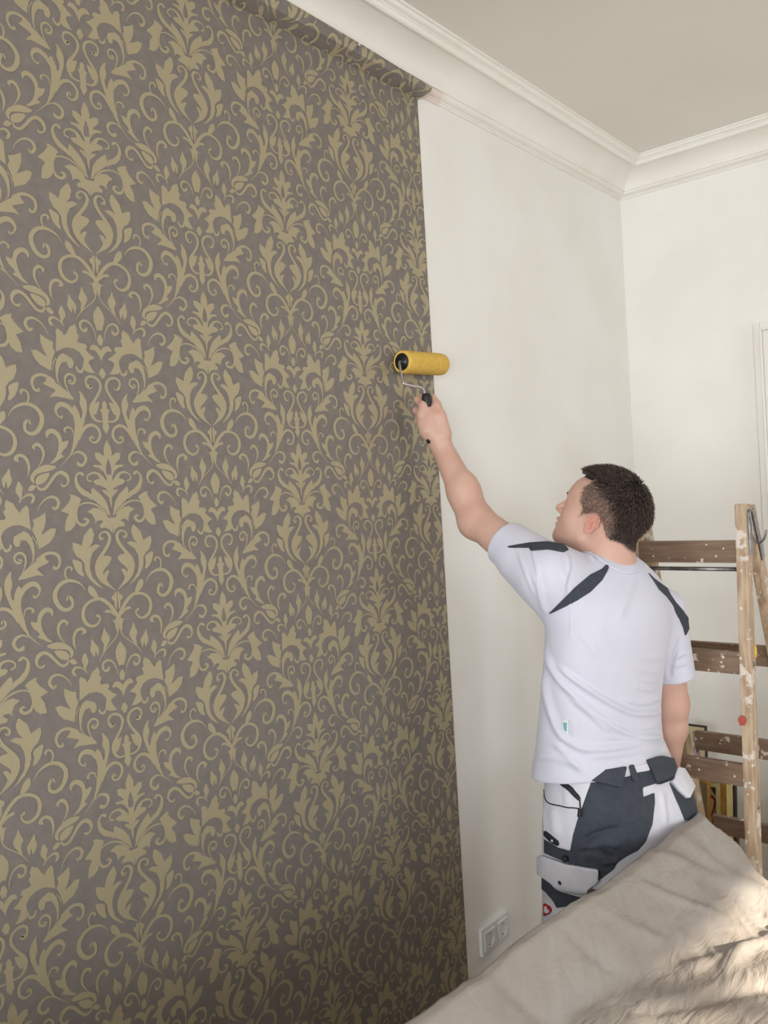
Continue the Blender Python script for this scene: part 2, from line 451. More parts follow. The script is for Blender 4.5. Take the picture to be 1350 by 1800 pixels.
for i in range(len(ysam) - 1):
    for k in range(nv - 1):
        if abs(ysam[i] - (SLIT - 0.004)) < 1e-6 and k >= len(vs_w) + 3: continue      # the small tear
        Fc.append((i * nv + k, (i + 1) * nv + k, (i + 1) * nv + k + 1, i * nv + k + 1))
paper = mk('wallpaper', V, Fc, M['paper'])
tag(paper, 'dark taupe wallpaper with gold damask scrolls covering the left wall', 'wallpaper')

# One half-unit of the damask, drawn between two mirror axes. Drawn on a plan of the print (5.4 units = 1 px
# of the view it was measured in) and turned into wall metres by T().
def T(p):
    p = np.asarray(p, float).reshape(-1, 2)
    return np.array([onX(150 + x / 5.4, 480 + y / 5.4, 0.0)[1:] for x, y in p])
POLY = [  # closed outlines
 [(112,318),(95,365),(77,410),(75,450),(85,490),(120,530),(150,552),(160,520),(172,470),(172,415),(150,365)],
 [(135,588),(115,610),(110,640),(130,665),(148,695),(158,665),(163,640),(150,610)],
 [(140,745),(155,715),(185,698),(215,700),(238,730),(238,750),(215,745),(190,755),(170,780),(155,810),(148,840),(140,800)],
 [(152,905),(125,960),(150,985),(165,1010),(172,985),(185,960)],
 [(215,1225),(245,1240),(275,1265),(295,1300),(285,1345),(265,1350),(240,1310),(225,1270)],
 [(165,1210),(158,1250),(165,1290),(135,1295),(155,1320),(160,1380),(165,1440),(155,1480),(185,1530),(215,1470),(205,1420),(205,1330),(220,1300),(195,1290),(190,1240)],
 [(445,1280),(415,1335),(405,1420),(410,1500),(440,1580),(480,1660),(522,1705),(515,1670),(490,1600),(475,1530),(462,1440),(468,1340)],
 [(388,1145),(350,1190),(332,1250),(340,1320),(360,1380),(385,1445),(397,1400),(380,1330),(397,1260),(385,1200)],
 [(350,540),(335,590),(345,620),(325,640),(345,690),(340,705),(275,705),(265,735),(285,755),(245,795),(205,820),(255,850),(270,870),(245,925),(220,960),(270,965),(310,955),(330,930),(315,880),(310,840),(340,790),(390,768),(450,770),(500,800),(537,825),(530,760),(522,690),(520,640),(500,615),(465,640),(455,670),(430,640),(400,580),(370,560)],
 [(480,828),(410,860),(400,905),(420,950),(450,950),(460,900),(500,910),(530,960),(550,1040),(548,1090),(520,1140),(560,1090),(565,1020),(560,960),(545,900),(515,850)],
 [(645,700),(595,730),(550,745),(560,790),(545,830),(575,900),(600,1000),(680,960),(715,910),(730,850),(690,840),(640,870),(615,885),(640,820),(650,770)],
 [(440,1230),(470,1180),(530,1130),(600,1080),(640,1070),(655,1100),(675,1120),(620,1145),(585,1165),(610,1195),(635,1230),(590,1218),(520,1225)],
 [(245,178),(235,215),(210,260),(215,305),(245,360),(285,425),(275,370),(270,330),(287,290),(268,240)],
 [(372,283),(345,325),(318,360),(320,400),(335,445),(346,400),(352,400),(360,445),(378,430),(393,385),(380,330)],
 [(440,405),(425,445),(420,490),(452,548),(440,585),(462,570),(470,500),(475,470),(460,430)],
 [(1108,170),(1090,220),(1085,260),(1090,300),(1050,265),(1018,262),(1025,310),(1060,350),(1075,375),(1010,362),(1008,378),(1050,395),(1085,430),(1110,480),(1116,520),(1130,520),(1127,490),(1108,440),(1108,390),(1121,325),(1119,250)],
 [(1012,500),(1060,490),(1100,530),(1130,590),(1060,545),(1035,535)],
 [(1078,588),(1112,595),(1137,640),(1141,665),(1118,640)],
 [(1000,555),(995,620),(1010,655),(1060,710),(1105,760),(1142,818),(1135,770),(1115,700),(1075,630),(1035,585)],
 [(830,580),(840,610),(820,650),(785,690),(765,710),(800,730),(825,745),(800,800),(795,885),(840,885),(875,850),(890,790),(885,730),(900,680),(920,640),(905,620),(870,595)],
 [(965,750),(1010,725),(1060,740),(1100,780),(1130,830),(1158,832),(1162,968),(1140,930),(1110,910),(1070,905),(1060,880),(1090,855),(1075,840),(1045,840),(1030,865),(1025,825),(1005,780)],
 [(1080,1155),(1130,1150),(1158,1175),(1140,1215),(1105,1255),(1085,1290),(1055,1250)],
 [(1110,1280),(1140,1275),(1135,1300),(1122,1340),(1132,1370),(1160,1410),(1190,1450),(1150,1420),(1110,1380),(1095,1320)],
 [(990,885),(940,950),(925,1030),(900,1010),(855,988),(855,1040),(885,1110),(920,1140),(945,1180),(950,1230),(965,1280),(1000,1340),(1050,1390),(1098,1422),(1060,1380),(1010,1310),(990,1230),(990,1160),(1010,1100),(1060,1060),(1070,1050),(1030,1035),(990,1050),(978,1065),(1010,1010),(1020,950),(1005,900)],
 [(855,1135),(870,1200),(895,1250),(930,1285),(945,1280),(930,1230),(930,1180),(900,1150)],
 [(985,1375),(975,1405),(985,1440),(1020,1480),(1058,1502),(1050,1460),(1020,1400)],
 [(1190,1455),(1180,1485),(1160,1500),(1165,1530),(1180,1540),(1185,1580),(1202,1612),(1200,1500)],
 [(1115,1605),(1110,1625),(1150,1635),(1188,1668),(1180,1640),(1150,1610)],
 [(1139,1704),(1174,1709),(1190,1740),(1198,1784),(1218,1800),(1216,1690),(1200,1670),(1190,1700)],
 [(534,1599),(554,1654),(590,1690),(605,1720),(585,1735),(625,1760),(660,1785),(706,1799),(660,1750),(630,1690),(615,1630),(600,1610),(570,1608)],
 [(728,332),(690,310),(640,300),(590,315),(550,345),(530,390),(545,430),(565,440),(560,400),(580,370),(630,360),(690,355)],
 [(568,425),(590,385),(640,370),(677,375),(660,420),(630,450),(585,457)],
 [(540,450),(513,490),(545,502),(577,470)],
]
STROKE = [  # centre line and width
 [(702,1574,10),(693,1538,30),(658,1518,40),(618,1545,40),(601,1595,32),(606,1650,26),(626,1710,16)],
 [(292,1085,14),(272,1092,30),(300,1105,26),(316,1072,20),(312,1030,20),(280,1002,22),(240,1000,24),(205,1020,26),(187,1060,26),(192,1105,24),(218,1160,22),(248,1205,24),(280,1255,34),(300,1300,36),(300,1345,34),(285,1388,26),(255,1410,20),(212,1412,16)],
 [(312,1575,10),(325,1560,30),(345,1580,18),(335,1603,16),(300,1612,20),(262,1580,24),(247,1530,26),(262,1478,26),(310,1450,28),(365,1468,30),(412,1520,30),(440,1580,20)],
 [(462,1360,30),(482,1318,42),(515,1290,45),(555,1282,42),(588,1305,32),(605,1345,20),(592,1385,14),(566,1398,20),(556,1382,12)],
 [(483,1545,8),(490,1500,13),(518,1480,17),(548,1494,18),(553,1518,22),(540,1522,8)],
 [(325,930,10),(338,962,22),(365,970,26),(383,940,18),(378,925,8)],
 [(545,880,7),(575,935,8),(586,1000,5)],
 [(440,1058,8),(462,1075,26),(440,1088,22),(412,1062,18),(415,1022,18),(452,1005,20),(488,1035,18),(497,1085,16),(484,1150,10),(450,1222,5)],
 [(590,1085,28),(648,1050,28),(700,1050,24),(743,1080,24),(758,1130,20),(745,1178,22),(716,1182,24),(712,1160,10)],
 [(118,170,14),(135,250,10),(180,310,9),(240,370,9),(290,430,9),(330,495,4)],
 [(462,556,8),(500,532,17),(535,532,23),(556,560,22),(548,592,26),(535,600,8)],
 [(584,692,4),(600,640,9),(640,592,15),(690,576,22),(733,602,22),(746,648,24),(722,682,30),(698,664,10)],
 [(174,642,5),(178,580,10),(205,512,17),(250,487,21),(293,510,22),(305,555,20),(284,586,22),(257,574,28),(245,548,10)],
 [(508,378,4),(520,320,17),(510,250,22),(480,202,24),(440,188,28),(420,212,34),(440,236,12)],
 [(584,322,4),(615,270,13),(630,210,20),(614,150,22),(580,117,28),(553,132,24),(562,156,8)],
 [(1045,1630,8),(1052,1640,22),(1072,1662,14),(1056,1705,18),(1015,1722,24),(965,1690,28),(938,1620,28),(950,1550,26),(1000,1507,26),(1070,1502,28),(1130,1550,28),(1175,1612,28),(1208,1672,26),(1212,1690,20)],
 [(912,-20,56),(900,30,48),(876,100,38),(861,180,22),(840,240,14),(800,290,9),(752,338,3)],
 [(845,250,8),(885,232,18),(933,258,23),(952,308,23),(928,350,25),(897,338,28),(888,318,10)],
 [(580,460,10),(600,496,20),(640,500,25),(678,458,26),(715,405,28),(755,383,30),(795,405,30),(818,452,22),(810,492,16),(782,502,20),(764,484,10)],
 [(992,500,14),(966,482,13),(966,448,14),(1002,428,18),(1048,446,20),(1082,500,34),(1112,552,30),(1132,600,24)],
 [(1124,480,30),(1135,560,36),(1141,620,28),(1146,680,18),(1150,745,4)],
 [(930,432,20),(906,412,22),(881,430,18),(876,470,24),(895,530,33),(935,582,40),(975,612,36),(1005,650,16)],
 [(884,735,12),(898,688,12),(950,673,14),(1010,690,14),(1070,735,14),(1122,802,10)],
 [(884,725,13),(885,790,14),(905,840,22),(945,857,27),(972,832,24),(955,806,18),(938,812,8)],
 [(1092,990,8),(1076,1000,24),(1061,970,17),(1085,943,16),(1120,952,20),(1140,1000,27),(1125,1060,28),(1090,1120,30),(1058,1180,40),(1052,1240,52),(1072,1310,50),(1108,1370,34),(1150,1412,16),(1190,1448,6)],
 [(960,1412,4),(920,1352,12),(870,1317,22),(810,1305,30),(755,1330,34),(722,1390,36),(729,1460,37),(770,1528,33),(820,1548,30),(856,1520,25),(850,1466,24),(826,1442,28),(812,1468,10)],
 [(820,1302,10),(800,1262,14),(800,1212,16),(824,1190,18),(848,1205,18),(846,1226,10)],
]
PW, PH = 0.2526, 0.3202            # spacing of the mirror axes, half of the drop
YL = 0.8957
# spine of the print as measured in the plan (left axis, right axis), used to pull every figure square
def square(p):
    w = T(p)
    xl, xr = T([(106 + (v_[1] - 150) * 0.0575, v_[1]) for v_ in np.asarray(p, float).reshape(-1, 2)])[:, 0], \
             T([(1112 + (v_[1] - 190) * 0.069, v_[1]) for v_ in np.asarray(p, float).reshape(-1, 2)])[:, 0]
    u = (w[:, 0] - xl) / (xr - xl) * PW
    return np.stack([u, w[:, 1]], -1)
tri_u = []; 
layer = [0]
def add_tris(P, idx):              # every figure of the print lies a hair above the one before (ink over ink)
    layer[0] += 1
    t = np.asarray(P)[np.asarray(idx)]
    tri_u.append(np.concatenate([t, np.full(t.shape[:2] + (1,), layer[0] * 4e-6)], -1))
for pl in POLY:
    P = catmull(pl, 3, True) if len(pl) < 14 else np.asarray(pl, float)
    W_ = square(P)
    ts = tessellate_polygon([[Vector((a, b, 0)) for a, b in W_]])
    add_tris(W_, ts)
for st in STROKE:
    C = catmull(np.array(st, float), 4)
    d = np.gradient(C[:, :2], axis=0); d /= np.linalg.norm(d, axis=1)[:, None] + 1e-9
    nrm = np.stack([-d[:, 1], d[:, 0]], -1)
    wv = np.maximum(C[:, 2], 3)[:, None] / 2
    Lp, Rp = square(C[:, :2] + nrm * wv), square(C[:, :2] - nrm * wv)
    n = len(C); P = np.concatenate([Lp, Rp])
    add_tris(P, [(i, i + 1, n + i + 1) for i in range(n - 1)] + [(i, n + i + 1, n + i) for i in range(n - 1)])
    for e, q in ((0, C[0]), (-1, C[-1])):                 # round ends
        rr = q[2] / 2 * 1.05
        if rr > 4:
            cpts = np.array([(q[0] + rr * math.cos(a), q[1] + rr * math.sin(a)) for a in np.linspace(0, 2 * math.pi, 10, endpoint=False)])
            add_tris(square(np.vstack([cpts, q[:2]])), [(10, i, (i + 1) % 10) for i in range(10)])
TRI = np.concatenate(tri_u)                                # (n,3,2): u from the left axis, v = height
allt = []
for ci in range(-14, 6):
    for rj in range(-6, 4):
        # glide symmetry: neighbouring strips mirror each other, each strip repeats itself mirrored half a drop lower
        for g in (0, 1):
            t = TRI.copy()
            if (ci + g) % 2: t[..., 0] = PW - t[..., 0]; t[..., 2] += 2e-6
            t[..., 0] += ci * PW; t[..., 1] += (2 * rj + g) * PH
            allt.append(t)
ALL = np.concatenate(allt); ALL[..., 0] += YL
def clip(tris, axis, lim, keep_less, limf=None):
    """cut triangles at a straight line"""
    d = (lim - tris[..., axis]) if keep_less else (tris[..., axis] - lim)
    if limf is not None: d = limf(tris)
    ins = d >= 0; c = ins.sum(1)
    out = [tris[c == 3]]
    for t, dd, ii in zip(tris[(c == 1) | (c == 2)], d[(c == 1) | (c == 2)], ins[(c == 1) | (c == 2)]):
        poly = []
        for k in range(3):
            a, b = t[k], t[(k + 1) % 3]; da, db = dd[k], dd[(k + 1) % 3]
            if da >= 0: poly.append(a)
            if (da >= 0) != (db >= 0): poly.append(a + (b - a) * da / (da - db))
        for k in range(1, len(poly) - 1): out.append(np.array([[poly[0], poly[k], poly[k + 1]]]))
    return np.concatenate(out)
mx_, mn_ = ALL[..., 1].max(1), ALL[..., 1].min(1)
ALL = ALL[(mn_ < 2.86) & (mx_ > 0.02) & (ALL[..., 0].min(1) < EDGE) & (ALL[..., 0].max(1) > YF + 0.02)]
ALL = clip(ALL, 0, EDGE, True)
ALL = clip(ALL, 0, YF + 0.01, False)
ALL = clip(ALL, 1, 0.005, False)
ALL = clip(ALL, 1, 0, True, lambda t: FLAP[0][1] + flap_top(t[..., 0]) - 0.0006 - t[..., 1])
# split at the fold so the print bends with the paper
lowr = clip(ALL, 1, FLAP[0][1], True); uppr = clip(ALL[ALL[..., 1].max(1) > FLAP[0][1]], 1, FLAP[0][1], False)
parts_ = []
for lo_, hi_ in zip(_fs[:-1], _fs[1:]):
    t_ = uppr[(uppr[..., 1].max(1) > FLAP[0][1] + lo_) & (uppr[..., 1].min(1) < FLAP[0][1] + hi_)]
    if len(t_): parts_.append(clip(clip(t_, 1, FLAP[0][1] + lo_, False), 1, FLAP[0][1] + hi_, True))
uppr = np.concatenate(parts_)
sl = lambda t: ~((np.abs(t[..., 0].mean(1) - SLIT) < 0.008) & (t[..., 1].mean(1) > FLAP[0][1] + 0.02))
ALL = np.concatenate([lowr, uppr[sl(uppr)]])
fl2 = ALL.reshape(-1, 3)
PV = paper_pt(fl2[:, 0], fl2[:, 1], 0.0020 + fl2[:, 2])
print_o = mk('printed_scrollwork', PV, np.arange(len(PV)).reshape(-1, 3), M['gold_print'], paper)
tag(print_o, 'gold damask scrolls and leaves printed on the paper')

# ------------------------------------------------------------------ stepladder
lad = empty('stepladder', (0.60, 2.45, 0.0))
LX = (0.446, 0.737)                # centre lines of the two rails
RW = 0.029                         # rail width
for X in LX:
    beam('front_rail', (X, 2.17, 0.0), (X, 2.262, 1.600), RW, 0.046, M['rail'], lad, bev=0.005)
    beam('rear_rail', (X + (0.002 if X > 0.6 else -0.050), 2.925, 0.0), (X + 0.002, 2.300, 1.588), RW - 0.004, 0.048, M['rail'], lad, bev=0.005)
def fy(z): return 2.17 + 0.092 * z / 1.6
def ry(z): return 2.925 - 0.625 * z / 1.588
def rung(nm, y, z, back):
    o = beam(nm, (LX[0] + RW / 2 - 0.002, y, z), (LX[1] - RW / 2 + 0.002, y, z), 0.020, 0.058, M['rung'], lad, side=(0, 1, 0), bev=0.0025)
    return o
for z in (1.478, 1.192, 0.905, 0.618, 0.330): rung('front_rung', fy(z) - 0.006, z, 0)
for z in (1.470, 1.165, 0.862, 0.560, 0.258): rung('rear_rung', ry(z) + 0.004, z, 1)
tube('steel_rod', [(LX[0], fy(1.425) - 0.004, 1.432), (LX[1], fy(1.425) - 0.004, 1.432)], 0.0055, M['steel'], lad, dense=1)
# hinge strap, hook and screws at the head of the near rail
hx = LX[1] + RW / 2
beam('hinge_plate', (hx + 0.0015, 2.262, 1.47), (hx + 0.0015, 2.262, 1.585), 0.024, 0.003, M['steel'], lad, side=(0, 1, 0), bev=0.0008)
beam('hinge_plate', (hx + 0.0030, 2.355, 1.45), (hx + 0.0030, 2.285, 1.585), 0.022, 0.003, M['steel'], lad, side=(0, 1, 0), bev=0.0008)
tube('hook', [(hx + 0.004, 2.25, 1.585), (hx + 0.010, 2.248, 1.55), (hx + 0.014, 2.246, 1.515), (hx + 0.026, 2.244, 1.500), (hx + 0.040, 2.243, 1.512), (hx + 0.046, 2.243, 1.532)],
     0.0028, M['steel'], lad)
for (z, dy) in ((0.828, 0.0), (1.52, 0.004), (1.19, 0.002)):
    lathe('screw', (hx - 0.001, fy(z) + dy, z), (hx + 0.004, fy(z) + dy, z), [(0, 0.006), (0.003, 0.0055), (0.005, 0.001)], M['steel'], lad, 12)
lathe('screw', (LX[1] - RW / 2 - 0.006, fy(.83), .835), (LX[1] - RW / 2, fy(.83), .835), [(0, 0.003), (0.006, 0.003)], M['steel'], lad, 10)
M['yellow'] = mat('yellow_sticker', rgb(226, 190, 60), rough=0.6)
M['redpaint'] = mat('red_paint', rgb(178, 84, 66), rgb(166, 72, 56), scale=80, rough=0.7)
def blot(nm, c, u, v, w, h_, m, seed):
    r_ = random.Random(seed); c = np.asarray(c, float); u = np.asarray(u, float); v = np.asarray(v, float); n = np.cross(u, v)
    pts = [c + n * 0.0012 + u * w * math.cos(a) * r_.uniform(.75, 1.1) + v * h_ * math.sin(a) * r_.uniform(.75, 1.1) for a in np.linspace(0, 2 * math.pi, 14, endpoint=False)]
    return mk(nm, pts + [p - n * 0.0011 for p in pts], [tuple(range(14))] + [(i, i + 14, (i + 1) % 14 + 14, (i + 1) % 14) for i in range(14)], m, lad)
p = onX(1328, 1145, hx); blot('yellow_tape', (hx, p[1], p[2]), (0, 1, 0), (0, 0, 1), 0.010, 0.019, M['yellow'], 3)
blot('red_mark', (LX[1] - 0.010, fy(1.04) - 0.0262, onY(1320, 1270, 2.2)[2]), (1, 0, 0), (0, 0, 1), 0.011, 0.015, M['redpaint'], 5)
adopt(lad)
tag(lad, 'paint-spattered wooden folding stepladder standing behind the painter', 'stepladder')

# ------------------------------------------------------------------ pictures leaning against the far wall
M['gilt'] = mat('gilt', rgb(176, 132, 58), rgb(140, 98, 36), scale=30, rough=0.4, metal=0.45)
M['cream_moulding'] = mat('cream_moulding', rgb(222, 208, 150), rgb(206, 188, 126), scale=25, rough=0.5)
M['dark_edge'] = mat('dark_edge', rgb(44, 28, 22), rough=0.5)
M['olive'] = mat('olive_canvas', rgb(112, 96, 66), rgb(92, 78, 54), scale=14, rough=0.6)
M['mat_board'] = mat('cream_mount', rgb(206, 194, 156), rgb(196, 182, 140), scale=8, rough=0.7)
def art_mat(name, cols, scale):
    k = NT(name); tc = k.n('ShaderNodeTexCoord'); mp = k.n('ShaderNodeMapping'); mp.inputs['Scale'].default_value = (1.0, 1.0, 0.35)
    k.l(tc.outputs['Object'], mp.inputs['Vector'])
    nz = k.n('ShaderNodeTexNoise', i_Scale=scale, i_Detail=2.0); k.l(mp.outputs['Vector'], nz.inputs['Vector'])
    r = k.n('ShaderNodeValToRGB'); r.color_ramp.interpolation = 'CONSTANT'
    e = r.color_ramp.elements; e[0].position = 0.0; e[0].color = cols[0]; e[1].position = 0.42; e[1].color = cols[1]
    for i, c in enumerate(cols[2:]):
        q = e.new(0.42 + 0.07 * (i + 1)); q.color = c
    k.l(nz.outputs['Fac'], r.inputs['Fac']); k.l(r.outputs['Color'], k.b.inputs['Base Color']); k.b.inputs['Roughness'].default_value = 0.4
    return k.m
M['art_a'] = art_mat('plum_and_cream_painting', [rgb(58, 40, 48), rgb(76, 62, 56), rgb(190, 176, 116), rgb(150, 40, 36), rgb(208, 196, 150)], 22)
M['art_b'] = art_mat('colour_collage_print', [rgb(44, 50, 62), rgb(120, 140, 150), rgb(190, 150, 140), rgb(74, 66, 60), rgb(210, 206, 196)], 70)
def lean(o, y0, ang):
    o.rotation_euler = (-ang, 0, 0); o.location = (0, y0, 0)
def picture(root_name, x0, x1, z0, z1, y0, ang, strips, art, label, cat='picture', group=None):
    """strips: [(width, thickness, material)] from the outer edge inward; modelled standing at y=0, then leaned back"""
    root = empty(root_name, (0, 0, 0))
    a = 0.0
    names = ['outer_edge', 'frame_moulding', 'frame_moulding', 'inner_slip']
    for i, (w, th, m) in enumerate(strips):
        bm = bmesh.new()
        X0, X1, Z0, Z1 = x0 + a, x1 - a, z0 + a, z1 - a
        o_ = [(X0, Z0), (X1, Z0), (X1, Z1), (X0, Z1)]; i_ = [(X0 + w, Z0 + w), (X1 - w, Z0 + w), (X1 - w, Z1 - w), (X0 + w, Z1 - w)]
        V = []
        for y in (-th, 0.0): V += [(p, y, q) for p, q in o_] + [(p, y, q) for p, q in i_]
        Fc = []
        for k in range(4):
            n = (k + 1) % 4
            Fc += [(k, n, 4 + n, 4 + k), (8 + k, 12 + k, 12 + n, 8 + n), (k, 8 + k, 8 + n, n), (4 + k, 4 + n, 12 + n, 12 + k)]
        mk(names[min(i, 3)], V, Fc, m, root); a += w
    box('picture_panel', (x0 + a - 0.002, -0.006, z0 + a - 0.002), (x1 - a + 0.002, 0.0, z1 - a + 0.002), art, root)
    root.location = (0, y0, 0); root.rotation_euler = (-ang, 0, 0)
    tag(root, label, cat, group)
    return root
gx = onY(1291, 1390, 3.10)[0]
picture('framed_painting', gx - 0.36, gx, 0.002, 0.60, 3.075, 0.10,
        [(0.009, 0.020, M['dark_edge']), (0.020, 0.026, M['cream_moulding']), (0.023, 0.022, M['gilt']), (0.020, 0.014, M['cream_moulding'])], M['art_a'],
        'gold and cream framed painting with dark outer edge leaning behind the ladder', group='pictures leaning behind the ladder')
ox = onY(1244, 1400, 3.02)[0]
picture('framed_canvas', ox - 0.30, ox, 0.002, 0.572, 3.00, 0.10,
        [(0.008, 0.016, M['gilt'])], M['olive'], 'olive brown canvas with thin gilt edge, foremost of the leaning pictures', group='pictures leaning behind the ladder')
sx0, sx1 = onY(1210, 1325, 3.18)[0], onY(1245, 1325, 3.18)[0]
picture('framed_print', sx0, sx1, 0.002, 0.735, 3.128, 0.075,
        [(0.006, 0.012, M['dark_edge']), (0.018, 0.010, M['mat_board'])], M['art_b'], 'small colourful print with black edge rising above the gilt oval frame', group='pictures leaning behind the ladder')
# oval gilt frame
ov = empty('oval_frame', (0, 0, 0))
oc = onY(1240, 1420, 3.20); ocx, ocz, oa, ob = oc[0] - 0.005, 0.395, 0.125, 0.295
def oval_ring(nm, a0, b0, w, th, m):
    n = 56; V = []; Fc = []
    for (d, y) in ((0, 0.0), (0, -th * .6), (-w * .35, -th), (-w * .7, -th * .7), (-w, -th * .4), (-w, 0.0)):
        V += [(ocx + (a0 + d) * math.cos(2 * math.pi * k / n), y, ocz + (b0 + d) * math.sin(2 * math.pi * k / n)) for k in range(n)]
    for i in range(5): Fc += [(i * n + k, (i + 1) * n + k, (i + 1) * n + (k + 1) % n, i * n + (k + 1) % n) for k in range(n)]
    return mk(nm, V, Fc, m, ov, True)
oval_ring('frame_ring', oa, ob, 0.020, 0.022, M['gilt']); oval_ring('inner_ring', oa - 0.02, ob - 0.02, 0.008, 0.012, M['cream_moulding'])
n = 48
mk('mount', [(ocx + (oa - .024) * math.cos(2 * math.pi * k / n), y, ocz + (ob - .024) * math.sin(2 * math.pi * k / n)) for y in (-0.006, 0.0) for k in range(n)],
   [tuple(range(n))] + [(k, k + n, (k + 1) % n + n, (k + 1) % n) for k in range(n)], M['mat_board'], ov)
fx, fz = onY(1255, 1340, 3.2)[0], onY(1255, 1340, 3.2)[2]
for k in range(6):
    a = k * math.pi / 3
    lathe('flower_petal', (fx + .011 * math.cos(a), -0.006, fz + .011 * math.sin(a)), (fx + .011 * math.cos(a), -0.012, fz + .011 * math.sin(a)), [(0, .007), (.003, .006), (.006, .001)], M['plaster'], ov, 10)
ov.location = (0, 3.185, 0); ov.rotation_euler = (-0.05, 0, 0)
ov.location.z = -(ocz - ob) + 0.002 if ocz - ob > 0 else 0.002
tag(ov, 'oval gilt frame with cream mount, its rounded top showing between ladder rungs', 'picture', 'pictures leaning behind the ladder')

# ------------------------------------------------------------------ dust sheet over the furniture
def sheet_mat():
    k = NT('dust_sheet'); b = k.b; tc = k.n('ShaderNodeTexCoord')
    n1 = k.n('ShaderNodeTexNoise', i_Scale=5.0, i_Detail=5.0); k.l(tc.outputs['Object'], n1.inputs['Vector'])
    r = k.n('ShaderNodeValToRGB'); r.color_ramp.elements[0].position = .32; r.color_ramp.elements[1].position = .7
    r.color_ramp.elements[0].color = rgb(146, 136, 127); r.color_ramp.elements[1].color = rgb(162, 155, 148)
    k.l(n1.outputs['Fac'], r.inputs['Fac']); k.l(r.outputs['Color'], b.inputs['Base Color'])
    b.inputs['Roughness'].default_value = 0.55
    mp = k.n('ShaderNodeMapping'); mp.inputs['Scale'].default_value = (14, 5, 5); mp.inputs['Rotation'].default_value = (0, 0, 0.5); k.l(tc.outputs['Object'], mp.inputs['Vector'])
    n2 = k.n('ShaderNodeTexNoise', i_Scale=2.2, i_Detail=6.0, i_Distortion=0.8); k.l(mp.outputs['Vector'], n2.inputs['Vector'])
    bp = k.n('ShaderNodeBump', i_Strength=0.6, i_Distance=0.012); k.l(n2.outputs['Fac'], bp.inputs['Height']); k.l(bp.outputs['Normal'], b.inputs['Normal'])
    return k.m
M['sheet'] = sheet_mat()
RA = np.array([0.630, 1.000]); RD = np.array([0.0806, 0.99675]); RQ = np.array([0.99675, -0.0806])
def sines(x, y, seed, fx_, fy_, n=14):
    r_ = np.random.default_rng(seed); o = 0
    for _ in range(n):
        o = o + np.sin(r_.normal(0, fx_) * x + r_.normal(0, fy_) * y + r_.uniform(0, 6.28))
    return o / math.sqrt(n / 2)
def sstep(a, b, x):
    t = np.clip((x - a) / (b - a), 0, 1); return t * t * (3 - 2 * t)
sv = np.r_[np.linspace(-1.6, -0.45, 60), np.linspace(-0.44, 1.12, 260)]
qv_ = np.r_[np.linspace(-0.12, 0.40, 130), np.linspace(0.41, 1.05, 60)]
S, Q = np.meshgrid(sv, qv_, indexing='ij')
qv = 0.085 + 0.13 * sstep(0.25, 0.75, S)
fall = sstep(-0.25, 1.0, np.clip(Q, 0, None) / qv) * 1.18 - 0.18
H = 0.880 - 0.105 * np.clip(fall, 0, 1) - 0.35 * np.clip(Q, 0, 0.03) ** 1.0 * 0.2
ridge_cut = np.exp(-((S - 0.25) / 0.5) ** 2)
H += 0.016 * sstep(0, 1, (Q - qv) / 0.10) * sstep(0.1, 0.5, S) - 0.05 * sstep(0.0, 1.0, (Q - qv) / 0.2) * (1 - sstep(0.0, 0.4, S))
H -= 0.33 * sstep(0.42, 0.60, Q)                                    # front of the cushions down to the seat
# rolls and creases of the cloth
w1 = sines(S, Q, 3, 5, 9); H += 0.005 * w1 * (1 - 0.4 * sstep(0, .08, Q - qv))
cre = 1 - np.abs(sines(S * 1.0 + 0.45 * Q, Q, 5, 13, 3)); H += 0.0045 * np.clip(cre, -0.5, 1) * sstep(0.0, 0.05, Q) * (1 - 0.5 * sstep(.2, .4, Q))
cre2 = 1 - np.abs(sines(S - 0.7 * Q, Q + 0.4 * S, 8, 26, 9)); H += 0.0034 * np.clip(cre2, -0.6, 1) * (1 - 0.75 * sstep(0, .08, Q - qv))
cre3 = 1 - np.abs(sines(S + 0.9 * Q, Q - 0.3 * S, 17, 55, 18)); H += 0.0018 * np.clip(cre3, -0.6, 1) * sstep(0.0, 0.03, Q) * (1 - 0.8 * sstep(0, .08, Q - qv))
for (s0, q0, s1, q1, wd, am) in ((0.72, 0.02, 0.88, 0.14, 0.016, 0.010), (0.60, 0.03, 0.72, 0.15, 0.012, 0.008), (0.35, 0.02, 0.42, 0.09, 0.010, -0.007),
                                (0.15, 0.01, 0.24, 0.09, 0.010, -0.008), (0.80, 0.00, 0.93, 0.20, 0.020, 0.010), (0.45, 0.02, 0.55, 0.12, 0.011, 0.007),
                                (0.50, 0.16, 0.80, 0.30, 0.018, 0.010), (0.35, 0.17, 0.60, 0.36, 0.018, -0.010), (0.55, 0.22, 0.95, 0.24, 0.015, 0.010), (0.30, 0.22, 0.42, 0.38, 0.020, 0.012)):
    d = np.array([s1 - s0, q1 - q0]); L = np.hypot(*d); d = d / L
    al = (S - s0) * d[0] + (Q - q0) * d[1]; ac = -(S - s0) * d[1] + (Q - q0) * d[0]
    H += am * np.exp(-(ac / wd) ** 2) * sstep(-0.03, 0.03, al) * (1 - sstep(L - 0.04, L + 0.02, al))
H -= 0.02 * sstep(0.5, 0.95, S) * sstep(0.0, 0.1, Q)
# hanging sides down to the floor, with hanging folds
hang = np.maximum.reduce([sstep(0.012, 0.062, -Q), sstep(0.955, 1.08, S + 0.012 * np.sin(Q * 60)), sstep(0.90, 1.0, Q), sstep(1.42, 1.55, -S)])
H = H * (1 - hang) + 0.004 * hang
